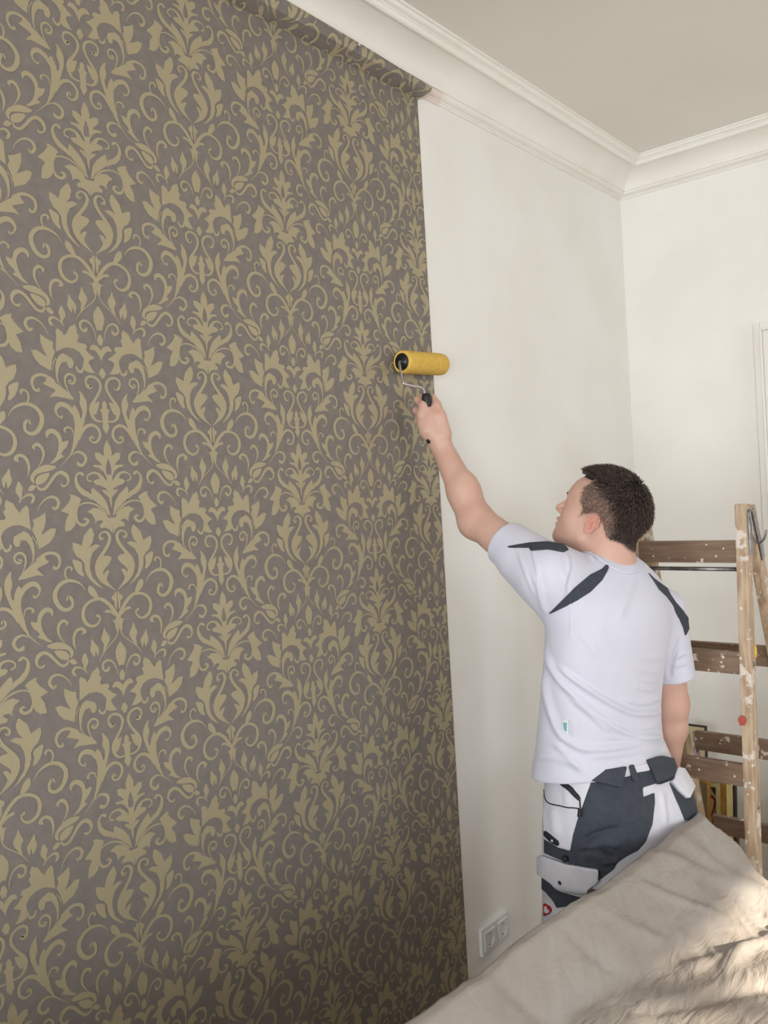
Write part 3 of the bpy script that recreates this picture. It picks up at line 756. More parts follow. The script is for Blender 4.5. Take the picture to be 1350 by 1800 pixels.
# unseen hump added at the near end to shade the lower papered wall
shade_hump = sstep(0.0, 0.16, -0.60 - S) * (1 - sstep(1.40, 1.55, -S)) * sstep(-0.10, -0.02, Q) * (1 - sstep(0.55, 0.75, Q))
H = np.maximum(H, (1.05 + 0.012 * w1) * shade_hump)
XY = RA + S[..., None] * RD + Q[..., None] * RQ
V = np.concatenate([XY, np.maximum(H, 0.003)[..., None]], -1).reshape(-1, 3)
ns, nq = S.shape
Fc = np.array([(i * nq + j, (i + 1) * nq + j, (i + 1) * nq + j + 1, i * nq + j + 1) for i in range(ns - 1) for j in range(nq - 1)])[:, ::-1]
sheet = mk('dust_sheet', V, Fc, M['sheet'], None, True)
tag(sheet, 'crumpled pale beige dust sheet draped over the sofa in the foreground', 'dust sheet')

# ------------------------------------------------------------------ paint roller
rol = empty('paint_roller', (0.034, 1.863, 2.032))
ra, rb = np.array([0.034, 1.770, 2.029]), np.array([0.034, 1.957, 2.036])
RL = np.linalg.norm(rb - ra)
lathe('foam_sleeve', ra, rb, [(0.004, 0.0215), (0.0, 0.0230), (0.0, 0.0275), (0.003, 0.0302), (0.012, 0.0308), (RL - 0.022, 0.0308), (RL - 0.010, 0.0296), (RL - 0.003, 0.0255), (RL, 0.019), (RL, 0.003)], M['foam'], rol, 48)
lathe('end_cap', ra, rb, [(0.0, 0.0232), (0.003, 0.0225), (0.012, 0.0175), (0.016, 0.008), (0.011, 0.005), (0.010, 0.0042)], M['black_plastic'], rol, 40)
h0, h1 = onX(749, 691, 0.092), onX(758, 780, 0.100)
tube('wire_frame', [ra + (0, 0.02, 0), ra + (0.0, -0.004, 0), ra + (0.004, -0.014, -0.004), onX(703, 645, 0.050), onX(705.5, 660, 0.068), onX(708, 671, 0.079), onX(712, 675.5, 0.084), onX(725, 678.5, 0.088), onX(738, 681, 0.091),
     onX(743, 684, 0.092), onX(745.5, 690, 0.092), onX(748, 697, 0.092), onX(750, 706, 0.093)], 0.0036, M['wire'], rol, 10, 6)
hd_ = h1 - h0; HL = np.linalg.norm(hd_)
lathe('handle', h0, h1, [(0, 0.004), (0.002, 0.0105), (0.012, 0.0135), (0.030, 0.0115), (0.060, 0.0130), (0.095, 0.0135), (HL - 0.006, 0.0120), (HL - 0.001, 0.009), (HL, 0.004)], M['black_plastic'], rol, 24)
adopt(rol)
tag(rol, 'yellow foam paint roller with black handle held against the wallpaper edge', 'paint roller')

# ================================================================== the painter
# Bodies and clothes are sculpted as smooth distance fields and turned into one skin by surface nets.
def seg(P, a, b, r1, r2):
    """tapered capsule"""
    a = np.asarray(a, float); b = np.asarray(b, float); d = b - a; L2 = d @ d
    t = np.clip(((P - a) @ d) / L2, 0, 1)
    return np.linalg.norm(P - a - t[:, None] * d, axis=1) - (r1 + (r2 - r1) * t)
def ell(P, c, r, Rm=None):
    q = P - np.asarray(c, float)
    if Rm is not None: q = q @ Rm.T
    r = np.asarray(r, float)
    k0 = np.linalg.norm(q / r, axis=1); k1 = np.linalg.norm(q / (r * r), axis=1)
    return np.where(k1 > 1e-9, k0 * (k0 - 1) / np.maximum(k1, 1e-9), -r.min())
def smin(a, b, k):
    h = np.clip(0.5 + 0.5 * (b - a) / k, 0, 1)
    return b + (a - b) * h - k * h * (1 - h)
def smax(a, b, k): return -smin(-a, -b, k)
def many(ds, k):
    o = ds[0]
    for d in ds[1:]: o = smin(o, d, k)
    return o

def surface(f, lo, hi, vox, newton=1):
    lo = np.asarray(lo, float); hi = np.asarray(hi, float); B = 4
    n = np.ceil((hi - lo) / (vox * B)).astype(int) + 1
    g = np.stack(np.meshgrid(*[np.arange(k) for k in n], indexing='ij'), -1).reshape(-1, 3)
    cen = lo + (g + 0.5) * vox * B
    d = np.concatenate([f(c) for c in np.array_split(cen, max(1, len(cen) // 150000))])
    g = g[np.abs(d) < vox * B * 1.75]
    off = np.stack(np.meshgrid(*[np.arange(B + 1)] * 3, indexing='ij'), -1).reshape(-1, 3)
    NX = n * B + 2
    key = lambda i: (i[..., 0] * NX[1] + i[..., 1]) * NX[2] + i[..., 2]
    ids = (g[:, None, :] * B + off[None]).reshape(-1, 3)
    k, first = np.unique(key(ids), return_index=True); ids = ids[first]
    P = lo + ids * vox
    val = np.concatenate([f(c) for c in np.array_split(P, max(1, len(P) // 150000))])
    def look(q):
        kk = key(q); j = np.searchsorted(k, kk); j = np.clip(j, 0, len(k) - 1)
        return np.where(k[j] == kk, j, -1)
    corner = np.stack(np.meshgrid([0, 1], [0, 1], [0, 1], indexing='ij'), -1).reshape(-1, 3)
    cj = np.stack([look(ids + c) for c in corner], 1)
    ok = (cj >= 0).all(1); cells = np.where(ok)[0]; cj = cj[ok]
    cv = val[cj]; act = (cv.min(1) < 0) & (cv.max(1) >= 0)
    cells = cells[act]; cj = cj[act]; cv = cv[act]
    acc = np.zeros((len(cells), 3)); cnt = np.zeros(len(cells))
    for a in range(8):
        for b in range(a + 1, 8):
            if np.abs(corner[a] - corner[b]).sum() != 1: continue
            va, vb = cv[:, a], cv[:, b]; m = (va < 0) != (vb < 0)
            t = np.where(m, va / np.where(m, va - vb, 1), 0)
            pa, pb = P[cj[:, a]], P[cj[:, b]]
            acc += np.where(m[:, None], pa + (pb - pa) * t[:, None], 0); cnt += m
    V = acc / cnt[:, None]
    vid = np.full(len(ids), -1); vid[cells] = np.arange(len(cells))
    quads = []
    E3 = np.eye(3, dtype=int)
    for ax in range(3):
        j = look(ids + E3[ax]); m = j >= 0
        sa = val < 0; sb = np.where(m, val[j] < 0, sa)
        e = np.where(m & (sa != sb))[0]
        b1, b2 = E3[(ax + 1) % 3], E3[(ax + 2) % 3]
        q = []
        for o in (-b1 - b2, -b2, 0 * b1, -b1):
            jj = look(ids[e] + o); q.append(np.where(jj >= 0, vid[jj], -1))
        q = np.stack(q, 1); gd = (q >= 0).all(1); q = q[gd]; fl = sa[e][gd]
        quads.append(np.where(fl[:, None], q, q[:, ::-1]))
    Fq = np.concatenate(quads)
    def grad(X):
        h = vox * 0.5; G = np.empty_like(X)
        for a in range(3):
            dd = np.zeros(3); dd[a] = h
            G[:, a] = (f(X + dd) - f(X - dd)) / (2 * h)
        return G
    for _ in range(newton):
        G = grad(V); g2 = (G * G).sum(1); st = -f(V)[:, None] * G / np.maximum(g2, 0.05)[:, None]
        ln = np.linalg.norm(st, axis=1, keepdims=True); V = V + st * np.minimum(1, vox * 0.7 / np.maximum(ln, 1e-9))
    return V, Fq

def vnormals(V, Fq):
    a = V[Fq[:, 2]] - V[Fq[:, 0]]; b = V[Fq[:, 3]] - V[Fq[:, 1]]; fn = np.cross(a, b)
    N = np.zeros_like(V)
    for i in range(4): np.add.at(N, Fq[:, i], fn)
    return N / np.maximum(np.linalg.norm(N, axis=1, keepdims=True), 1e-12)

def poly_sd(p, poly):
    """signed distance (positive inside) of 2-D points to a polygon"""
    poly = np.asarray(poly, float); a = poly; b = np.roll(poly, -1, 0)
    d2 = np.full(len(p), 1e18); inside = np.zeros(len(p), bool)
    for i in range(len(poly)):
        e = b[i] - a[i]; w = p - a[i]; t = np.clip((w @ e) / max(e @ e, 1e-9), 0, 1)
        d2 = np.minimum(d2, ((w - t[:, None] * e) ** 2).sum(1))
        c = (a[i][1] > p[:, 1]) != (b[i][1] > p[:, 1])
        xs = a[i][0] + (p[:, 1] - a[i][1]) / (e[1] if abs(e[1]) > 1e-9 else 1e-9) * e[0]
        inside ^= c & (p[:, 0] < xs)
    d = np.sqrt(d2)
    return np.where(inside, d, -d)

def clip_faces(V, Fq, N, s):
    """part of a quad mesh where s > 0, cut cleanly along s = 0"""
    T_ = np.concatenate([Fq[:, [0, 1, 2]], Fq[:, [0, 2, 3]]]); ss = s[T_]; c = (ss > 0).sum(1)
    keep = T_[c == 3]; mixed = T_[(c == 1) | (c == 2)]
    used = np.unique(np.r_[keep.ravel(), mixed.ravel()]) if len(keep) + len(mixed) else np.array([], int)
    remap = {}; OV = []; ON = []; OS = []; OF = []
    def vid(i):
        if i not in remap:
            remap[i] = len(OV); OV.append(V[i]); ON.append(N[i]); OS.append(s[i])
        return remap[i]
    def eid(i, j):
        k = (min(i, j), max(i, j), 'e')
        if k not in remap:
            t = s[i] / (s[i] - s[j]); remap[k] = len(OV)
            OV.append(V[i] + (V[j] - V[i]) * t); nn = N[i] + (N[j] - N[i]) * t; ON.append(nn / max(np.linalg.norm(nn), 1e-9)); OS.append(0.0)
        return remap[k]
    for t in keep: OF.append((vid(t[0]), vid(t[1]), vid(t[2])))
    for t in mixed:
        poly = []
        for k in range(3):
            i, j = t[k], t[(k + 1) % 3]
            if s[i] > 0: poly.append(vid(i))
            if (s[i] > 0) != (s[j] > 0): poly.append(eid(i, j))
        if len(poly) >= 3: OF.append(tuple(poly))
    return np.array(OV), OF, np.array(ON), np.array(OS)

def sew(nm, base, poly, m, parent, off=0.0012, thick=0.0016, facing=-0.05, label=None, px=True):
    """cut a panel of cloth out of a garment's surface and lay it on top; poly is its outline as the wearer is seen"""
    V, Fq, N = base
    uv = proj(V); vd = V - CAM; vd /= np.linalg.norm(vd, axis=1, keepdims=True)
    s = poly_sd(uv, poly); s = np.where((N * vd).sum(1) < -facing, s, -5.0)
    PV, PF, PN, PS = clip_faces(V, Fq, N, s)
    if len(PF) == 0: return None
    o = mk(nm, PV + PN * off, PF, m, parent, True)
    md = o.modifiers.new('thickness', 'SOLIDIFY'); md.thickness = thick + off; md.offset = -0.2
    if label: o['label'] = label
    return o

def loft(P, rows, ax, n=2.0):
    """generalised cylinder; rows of (z, cx, cy, a, b); ax = unit vector of the a axis"""
    z = P[:, 2]; R = rows
    cx, cy, a, b = [np.interp(z, R[:, 0], R[:, k]) for k in (1, 2, 3, 4)]
    px_, py_ = P[:, 0] - cx, P[:, 1] - cy
    u = np.abs(px_ * ax[0] + py_ * ax[1]); v = np.abs(-px_ * ax[1] + py_ * ax[0])
    k = ((u / a) ** n + (v / b) ** n) ** (1 / n)
    gx_ = (u / a) ** (n - 1) / a; gy_ = (v / b) ** (n - 1) / b
    gk = np.sqrt(gx_ ** 2 + gy_ ** 2) * np.maximum(k, 1e-4) ** (1 - n)
    d = np.maximum((k - 1) / np.maximum(gk, 1e-6), -np.minimum(a, b))
    return np.maximum(d, np.maximum(z - R[-1, 0], R[0, 0] - z))
def smooth_rows(rows, m=6):
    rows = np.asarray(sorted(rows, key=lambda r: r[0]), float)
    return catmull(rows, m)

PSI = math.radians(33)                                   # the torso is turned this far from the line of sight
PR = math.cos(PSI) * RH + math.sin(PSI) * FH            # his right
PF_ = -math.sin(PSI) * RH + math.cos(PSI) * FH          # his front
def row(py, xl, xr, t, ratio):
    L, Rr = at(xl, py, t), at(xr, py, t); c = (L + Rr) / 2
    hw = np.linalg.norm((Rr - L)[:2]) / 2
    a = hw / math.sqrt(math.cos(PSI) ** 2 + (ratio * math.sin(PSI)) ** 2)
    return (c[2], c[0], c[1], a, a * ratio)

# joints
SL, EL, WL = at(958, 1010, 1.955), at(838, 915, 2.150), at(777, 786, 2.245)
SR, ER, WR = at(1164, 1074, 2.130), at(1181, 1238, 2.165), at(1176, 1345, 2.205)
NECK0 = at(1072, 990, 2.035)

# ---- head
PHI, TILT = math.radians(35), math.radians(27)
hf0 = -math.cos(PHI) * RH + math.sin(PHI) * FH
h_up0 = np.array([0, 0, 1.0])
HFW = math.cos(TILT) * hf0 + math.sin(TILT) * h_up0
HUP = -math.sin(TILT) * hf0 + math.cos(TILT) * h_up0
HRT = np.cross(HFW, HUP)
HM = np.stack([HRT, HFW, HUP])                           # world -> head rows
HSC = 0.875                                              # head size
EARP = at(1042, 921, 1.985)
HC = EARP + HSC * (HRT * 0.0765 + HFW * 0.014 - HUP * 0.004)
def hl(P): return (P - HC) @ HM.T / HSC
def hw(p): return HC + HSC * np.asarray(p, float) @ HM
def head(P):
    q = hl(P); qa = q.copy(); qa[:, 0] = np.abs(qa[:, 0])
    d = ell(q, (0, -0.008, 0.052), (0.0765, 0.098, 0.086))
    d = smin(d, ell(q, (0, -0.035, 0.015), (0.069, 0.073, 0.080)), 0.03)
    d = smin(d, ell(q, (0, 0.040, 0.000), (0.060, 0.062, 0.088)), 0.03)          # face
    d = smin(d, ell(q, (0, 0.052, 0.055), (0.058, 0.046, 0.045)), 0.03)          # forehead
    d = smin(d, seg(qa, (0.050, 0.008, -0.052), (0.012, 0.078, -0.082), 0.020, 0.020), 0.03)   # jaw line
    d = smin(d, ell(q, (0, 0.080, -0.082), (0.024, 0.020, 0.019)), 0.020)        # chin
    d = smin(d, ell(q, (0, 0.074, -0.046), (0.034, 0.028, 0.032)), 0.02)         # muzzle
    d = smin(d, seg(qa, (0.012, 0.095, 0.036), (0.040, 0.080, 0.034), 0.009, 0.008), 0.016)    # brow
    d = smax(d, -ell(qa, (0.032, 0.104, 0.016), (0.018, 0.017, 0.012)), 0.014)   # eye socket
    d = smin(d, ell(qa, (0.031, 0.079, 0.016), (0.0135, 0.0125, 0.0120)), 0.004) # eye ball with lids
    d = smin(d, ell(qa, (0.042, 0.054, -0.014), (0.022, 0.026, 0.026)), 0.035)    # cheek
    d = smin(d, seg(q, (0, 0.094, 0.026), (0, 0.117, -0.010), 0.0065, 0.0095), 0.010)          # nose
    d = smin(d, ell(q, (0, 0.118, -0.013), (0.0115, 0.0105, 0.0090)), 0.006)
    d = smin(d, ell(qa, (0.0125, 0.105, -0.016), (0.0075, 0.010, 0.0075)), 0.006)
    d = smin(d, ell(q, (0, 0.1035, -0.040), (0.020, 0.0085, 0.0058)), 0.005)     # upper lip
    d = smin(d, ell(q, (0, 0.1015, -0.055), (0.018, 0.0085, 0.0066)), 0.005)     # lower lip
    d = smax(d, -seg(q, (-0.024, 0.109, -0.048), (0.024, 0.109, -0.048), 0.0030, 0.0030), 0.004)
    return d * HSC
def ear(P, sgn=-1):
    q = hl(P); q[:, 0] = q[:, 0] * sgn
    # disc leaning back, hollowed, with rim and lobe
    e = q - np.array([0.0765, -0.014, 0.004])
    ca, sa_ = math.cos(0.24), math.sin(0.24)
    y, z = e[:, 1] * ca + e[:, 2] * sa_, -e[:, 1] * sa_ + e[:, 2] * ca
    x = e[:, 0] - 0.35 * (-(y - 0.012)).clip(0) * 0.9
    a = np.where(z > 0, 0.0185, 0.0150)
    rr = np.sqrt((y / a) ** 2 + (z / 0.032) ** 2)
    d = np.maximum((rr - 1) * 0.016, np.abs(x) - 0.0052)
    d = smax(d, -np.maximum((np.sqrt(((y - 0.001) / 0.0115) ** 2 + ((z - 0.006) / 0.020) ** 2) - 1) * 0.011, -(x - 0.0010)), 0.003)
    tr = np.linalg.norm((np.stack([x - 0.001, y + 0.004, z + 0.001], -1)) / np.array([1, 1, 1.6]), axis=1) - 0.0045
    d = smin(d, tr, 0.004)
    return d * HSC

# ---- arms and hands (thing held: the roller handle; the left hand closes round it)
TH = 2.257
def pt(x, y, dt): return at(x, y, TH + dt)
MCP = [pt(745, 712, -0.018), pt(741, 729, -0.016), pt(743, 746, -0.014), pt(749, 761, -0.010)]
PIP = [pt(734, 703, 0.008), pt(732, 722, 0.012), pt(735, 741, 0.014), pt(742, 756, 0.016)]
DIP = [pt(742, 699, 0.028), pt(741, 720, 0.032), pt(744, 740, 0.034), pt(750, 757, 0.032)]
TIP = [pt(757, 703, 0.026), pt(757, 723, 0.029), pt(758, 743, 0.029), pt(760, 759, 0.027)]
THUMB = [pt(783, 764, -0.030), pt(775, 731, -0.026), pt(768, 711, -0.020), pt(761, 698, -0.008)]
def left_hand(P):
    ds = []
    for m in MCP: ds.append(seg(P, WL + (m - WL) * 0.12, m, 0.0175, 0.0128))
    palm = many(ds, 0.018)
    palm = smin(palm, seg(P, pt(772, 765, -0.022), pt(758, 735, -0.022), 0.021, 0.016), 0.015)
    palm = smin(palm, seg(P, pt(747, 716, -0.018), pt(772, 736, -0.026), 0.0125, 0.013), 0.012)
    palm = smin(palm, seg(P, pt(752, 756, -0.020), pt(770, 772, -0.022), 0.0165, 0.020), 0.014)
    d = palm
    for k in range(4):
        rk = (0.0098, 0.0102, 0.0098, 0.0088)[k]
        f1 = seg(P, MCP[k], PIP[k], rk * 1.12, rk); f2 = seg(P, PIP[k], DIP[k], rk, rk * 0.92); f3 = seg(P, DIP[k], TIP[k], rk * 0.92, rk * 0.78)
        fg = smin(smin(f1, f2, 0.004), f3, 0.004)
        d = smin(d, fg, 0.005)
        d = smin(d, np.linalg.norm(P - (MCP[k] - 0.004 * F_), axis=1) - rk * 1.02, 0.006)      # knuckles
    th = smin(smin(seg(P, THUMB[0], THUMB[1], 0.0170, 0.0140), seg(P, THUMB[1], THUMB[2], 0.0130, 0.0108), 0.006), seg(P, THUMB[2], THUMB[3], 0.0108, 0.0082), 0.004)
    return smin(d, th, 0.010)
def arm(P, S_, E_, W_, rs, flip):
    d = seg(P, S_, E_, rs[0], rs[1])
    d = smin(d, seg(P, E_, E_ + (W_ - E_) * 0.38, rs[1] * 0.98, rs[2]), 0.02)
    d = smin(d, seg(P, E_ + (W_ - E_) * 0.38, W_, rs[2], rs[3]), 0.02)
    return d
HRd = (WR - ER) / np.linalg.norm(WR - ER)
def right_hand(P):
    fwd = HRd + 0.15 * PF_ - 0.1 * PR; fwd = fwd / np.linalg.norm(fwd); sd = PF_ * 0.2 - PR; sd = sd - fwd * (sd @ fwd); sd /= np.linalg.norm(sd); dn = np.cross(fwd, sd)
    ds = []
    base = WR + HRd * 0.015
    for k, (o, L) in enumerate(((-0.027, 0.070), (-0.009, 0.078), (0.009, 0.073), (0.026, 0.058))):
        m = base + fwd * 0.078 + dn * o
        ds.append(seg(P, base + dn * o * 0.5, m, 0.016, 0.012))
        p = m + fwd * L * 0.5 - sd * 0.0 + sd * 0.010; t_ = m + fwd * L * 0.75 + sd * 0.030
        ds.append(smin(seg(P, m, p, 0.0100, 0.0090), seg(P, p, t_, 0.0090, 0.0075), 0.004))
    d = many(ds[0::2], 0.015)
    for f_ in ds[1::2]: d = smin(d, f_, 0.005)
    tb = base + fwd * 0.035 - dn * 0.036
    return smin(d, smin(seg(P, base, tb, 0.016, 0.013), seg(P, tb, tb + fwd * 0.045 - dn * 0.010, 0.0115, 0.0085), 0.004), 0.010)

TORSO = smooth_rows([row(972, 1040, 1112, 2.05, .62), row(985, 1018, 1128, 2.045, .60), row(1002, 992, 1146, 2.04, .58), row(1025, 968, 1166, 2.035, .58), row(1055, 955, 1180, 2.03, .60),
                     row(1100, 953, 1188, 2.03, .62), row(1150, 951, 1182, 2.03, .62), row(1200, 947, 1173, 2.035, .63), row(1250, 943, 1168, 2.04, .65), row(1300, 938, 1170, 2.045, .67),
                     row(1340, 932, 1178, 2.05, .68), row(1380, 927, 1186, 2.05, .68)])
TORSO_IN = TORSO.copy(); TORSO_IN[:, 3:] -= 0.016; TORSO_IN = TORSO_IN[TORSO_IN[:, 0] > 1.0]
HIPS = smooth_rows([row(1310, 968, 1172, 2.05, .66), row(1345, 963, 1186, 2.05, .68), row(1380, 962, 1200, 2.055, .72), row(1420, 962, 1210, 2.055, .76), row(1470, 962, 1212, 2.06, .76), row(1510, 964, 1208, 2.06, .72)])
HIPL, HIPR = at(1030, 1470, 2.02), at(1148, 1478, 2.10)
KNL, KNR = at(1010, 1690, 2.075), at(1140, 1720, 2.17)
ANL = np.array([KNL[0] + 0.03, KNL[1] - 0.02, 0.09]); ANR = np.array([KNR[0] + 0.03, KNR[1] - 0.02, 0.09])

def skin(P):
    d = head(P)
    d = smin(d, seg(P, hw((0, -0.034, -0.015)), NECK0, 0.056, 0.062), 0.022)
    d = smin(d, seg(P, hw((0, 0.012, -0.060)), NECK0 + PF_ * 0.015, 0.042, 0.052), 0.025)
    d = smin(d, loft(P, TORSO_IN, PR), 0.03)
    dl = arm(P, SL, EL, WL, (0.050, 0.0420, 0.0390, 0.0285), 1)
    dl = smin(dl, ell(P, EL + (WL - EL) * 0.30 + 0.002 * R_, (0.027, 0.027, 0.060)), 0.03)
    dl = smin(dl, np.linalg.norm(P - (EL - 0.004 * R_ - 0.006 * U_), axis=1) - 0.037, 0.025)
    dl = smin(dl, left_hand(P), 0.014)
    dr = smin(arm(P, SR, ER, WR, (0.046, 0.0405, 0.038, 0.027), -1), right_hand(P), 0.014)
    d = smin(d, smin(dl, dr, 0.001), 0.012)
    d = smin(d, smin(seg(P, HIPL + PR * 0.02, KNL, 0.066, 0.050), seg(P, KNL, ANL, 0.054, 0.036), 0.02), 0.02)
    d = smin(d, smin(seg(P, HIPR - PR * 0.01, KNR, 0.066, 0.050), seg(P, KNR, ANR, 0.054, 0.036), 0.02), 0.02)
    return d
man = empty('person', ((KNL[0] + KNR[0]) / 2, (KNL[1] + KNR[1]) / 2, 0.0))
BV, BF = surface(skin, (-0.05, 1.45, 0.04), (0.95, 2.50, 1.99), 0.0036)
body = mk('body', BV, BF, M['skin'], man, True)

for sgn in (-1, 1):
    ec = hw((sgn * 0.0765, -0.014, 0.004))
    EV, EF = surface(lambda P: ear(P, sgn), ec - 0.05, ec + 0.05, 0.0014)
    mk('ear', EV, EF, M['ear'], body, True)

# ---- hair
BN = vnormals(BV, BF)
q = hl(BV); qm = q.copy(); qm[:, 0] = -np.abs(qm[:, 0])
HAIR = [(1012, 838), (1019, 834), (1034, 842), (1041, 845), (1052, 842), (1048, 850), (1036, 856), (1028, 866), (1025, 878), (1026, 892), (1020, 902), (1012, 909), (1016, 911), (1030, 904), (1042, 902), (1054, 902), (1058, 911),
        (1059, 926), (1063, 938), (1066, 948), (1078, 951), (1092, 957), (1102, 966), (1112, 973), (1130, 975), (1190, 930), (1190, 790), (1000, 790)]
uvm = proj(HC + HSC * qm @ HM)
sdh = poly_sd(uvm, HAIR)
near_head = np.linalg.norm(q - np.array([0, -0.01, 0.03]), axis=1) < 0.17
sdh = np.where(near_head, sdh, -5)
HV, HF, HN, HS = clip_faces(BV, BF, BN, sdh)
hq = hl(HV)
topness = sstep(0.015, 0.085, hq[:, 2] + 0.25 * np.clip(-hq[:, 1] - 0.02, 0, 0.1)) 
thick = (0.0030 + 0.0085 * topness) * sstep(-1, 14, HS)
rn = sines(hq[:, 0] * 1.0, hq[:, 1] + 0.7 * hq[:, 2], 21, 150, 170, 24)
thick = np.maximum(thick * (1 + 0.28 * rn), 0.0006)
def hair_mat():
    k = NT('dark_brown_hair'); b = k.b
    a = k.n('ShaderNodeAttribute', attribute_name='grey'); tc = k.n('ShaderNodeTexCoord')
    n1 = k.n('ShaderNodeTexNoise', i_Scale=260.0, i_Detail=3.0); k.l(tc.outputs['Object'], n1.inputs['Vector'])
    r = k.n('ShaderNodeValToRGB'); r.color_ramp.elements[0].color = rgb(34, 26, 24); r.color_ramp.elements[1].color = rgb(72, 56, 48)
    r.color_ramp.elements[0].position = .3; r.color_ramp.elements[1].position = .75
    k.l(n1.outputs['Fac'], r.inputs['Fac'])
    mx = k.n('ShaderNodeMix', data_type='RGBA'); k.l(a.outputs['Fac'], mx.inputs[0]); k.l(r.outputs['Color'], mx.inputs[6]); mx.inputs[7].default_value = rgb(158, 134, 118)
    gr = k.n('ShaderNodeValToRGB'); ge = gr.color_ramp.elements      # brown, greying, thinning out over the skin
    ge[0].position = 0.0; ge[0].color = rgb(92, 74, 64); ge[1].position = 1.0; ge[1].color = rgb(192, 152, 134)
    gm = ge.new(0.6); gm.color = rgb(146, 124, 109)
    k.l(a.outputs['Fac'], gr.inputs['Fac']); k.l(gr.outputs['Color'], mx.inputs[7])
    ml = k.n('ShaderNodeMath', operation='MULTIPLY', use_clamp=True); ml.inputs[1].default_value = 1.4; k.l(a.outputs['Fac'], ml.inputs[0]); k.l(ml.outputs[0], mx.inputs[0])
    k.l(mx.outputs[2], b.inputs['Base Color']); b.inputs['Roughness'].default_value = 0.55
    return k.m
M['hair'] = hair_mat()
hqm = hq.copy(); hqm[:, 0] = -np.abs(hqm[:, 0])
fade = poly_sd(proj(HC + HSC * hqm @ HM), [(1015, 912), (1022, 880), (1028, 860), (1046, 852), (1062, 868), (1076, 886), (1082, 905), (1078, 930), (1068, 955), (1050, 930), (1040, 905)])
grey = np.clip(np.maximum(0.62 * sstep(-9, 7, fade), (1 - sstep(0, 7, HS)) * (1 - sstep(0.2, 0.7, topness))), 0, 1)
# strands growing out of the scalp, combed back and down from the crown
tri = np.array([(f_[0], f_[k], f_[k + 1]) for f_ in HF for k in range(1, len(f_) - 1)])
A_, B_, C_ = HV[tri[:, 0]], HV[tri[:, 1]], HV[tri[:, 2]]
area = np.linalg.norm(np.cross(B_ - A_, C_ - A_), axis=1); pick = rng.choice(len(tri), 13000, p=area / area.sum())
u_, v_ = rng.random((2, 13000)); fl_ = u_ + v_ > 1; u_[fl_], v_[fl_] = 1 - u_[fl_], 1 - v_[fl_]
bc = np.stack([1 - u_ - v_, u_, v_], -1)
ip = lambda X: (X[tri[pick]] * (bc[..., None] if X.ndim > 1 else bc)).sum(1)
SP, SN, ST, SG, SS = ip(HV), ip(HN), ip(topness), ip(grey), ip(HS)
SN /= np.linalg.norm(SN, axis=1, keepdims=True)
sq_ = hl(SP)
crown = np.array([0.0, -0.055, 0.115])
flow = sq_ - crown; flow /= np.linalg.norm(flow, axis=1, keepdims=True)            # away from the crown
flow = flow @ HM + np.array([0, 0, -0.15]); flow -= SN * (flow * SN).sum(1, keepdims=True); flow /= np.linalg.norm(flow, axis=1, keepdims=True) + 1e-9
flow += 0.45 * rng.normal(size=flow.shape); flow -= SN * (flow * SN).sum(1, keepdims=True)
ln = (0.007 + 0.017 * ST) * (0.7 + 0.6 * rng.random(len(SP))) * sstep(-2, 8, SS)
keep_ = ln > 0.003; SP, SN, flow, ln, SG, ST = SP[keep_], SN[keep_], flow[keep_], ln[keep_], SG[keep_], ST[keep_]
lift = (0.35 + 0.30 * ST + 0.15 * rng.random(len(ST)))[:, None]
base_ = SP + SN * (0.002 + 0.006 * ST)[:, None]
mid = base_ + (flow * (1 - lift) + SN * lift) * ln[:, None] * 0.55; tip = base_ + (flow * (1.15 - lift) + SN * lift * 0.75) * ln[:, None]
sdv = np.cross(SN, flow); sdv /= np.linalg.norm(sdv, axis=1, keepdims=True) + 1e-9
w0 = 0.00105
n0 = len(SP)
SV = np.concatenate([base_ - sdv * w0, base_ + sdv * w0, base_ + SN * w0, mid - sdv * w0 * .8, mid + sdv * w0 * .8, mid + SN * w0 * .8, tip])
ii = np.arange(n0)
SF = []
for a, b in ((0, 1), (1, 2), (2, 0)):
    SF += np.stack([a * n0 + ii, b * n0 + ii, (b + 3) * n0 + ii], -1).tolist() + np.stack([a * n0 + ii, (b + 3) * n0 + ii, (a + 3) * n0 + ii], -1).tolist()
    SF += np.stack([(a + 3) * n0 + ii, (b + 3) * n0 + ii, 6 * n0 + ii], -1).tolist()
shell = HV + HN * thick[:, None]
hair = mk('hair', np.concatenate([shell, SV]), [tuple(f_) for f_ in HF] + [tuple(int(x) + len(shell) for x in f_) for f_ in SF], M['hair'], body, True)
at_ = hair.data.attributes.new('grey', 'FLOAT', 'POINT'); at_.data.foreach_set('value', np.concatenate([grey, np.tile(np.clip(SG + rng.normal(0.06, 0.16, len(SG)), 0, 1), 7)]).astype(np.float32))
tag(hair, 'short dark brown hair, greying at the temples')
# eyebrow and eye of the visible side (and its twin)
for sgn in (-1, 1):
    tube('eyebrow', [hw((sgn * 0.014, 0.1035, 0.037)), hw((sgn * 0.028, 0.1015, 0.042)), hw((sgn * 0.046, 0.086, 0.038))], [0.002, 0.0032, 0.0012], M['hair'], body, 8, 4)
    tube('eyelashes', [hw((sgn * 0.021, 0.0905, 0.017)), hw((sgn * 0.031, 0.0935, 0.0165)), hw((sgn * 0.042, 0.0845, 0.014))], 0.0011, M['black_plastic'], body, 6, 4)

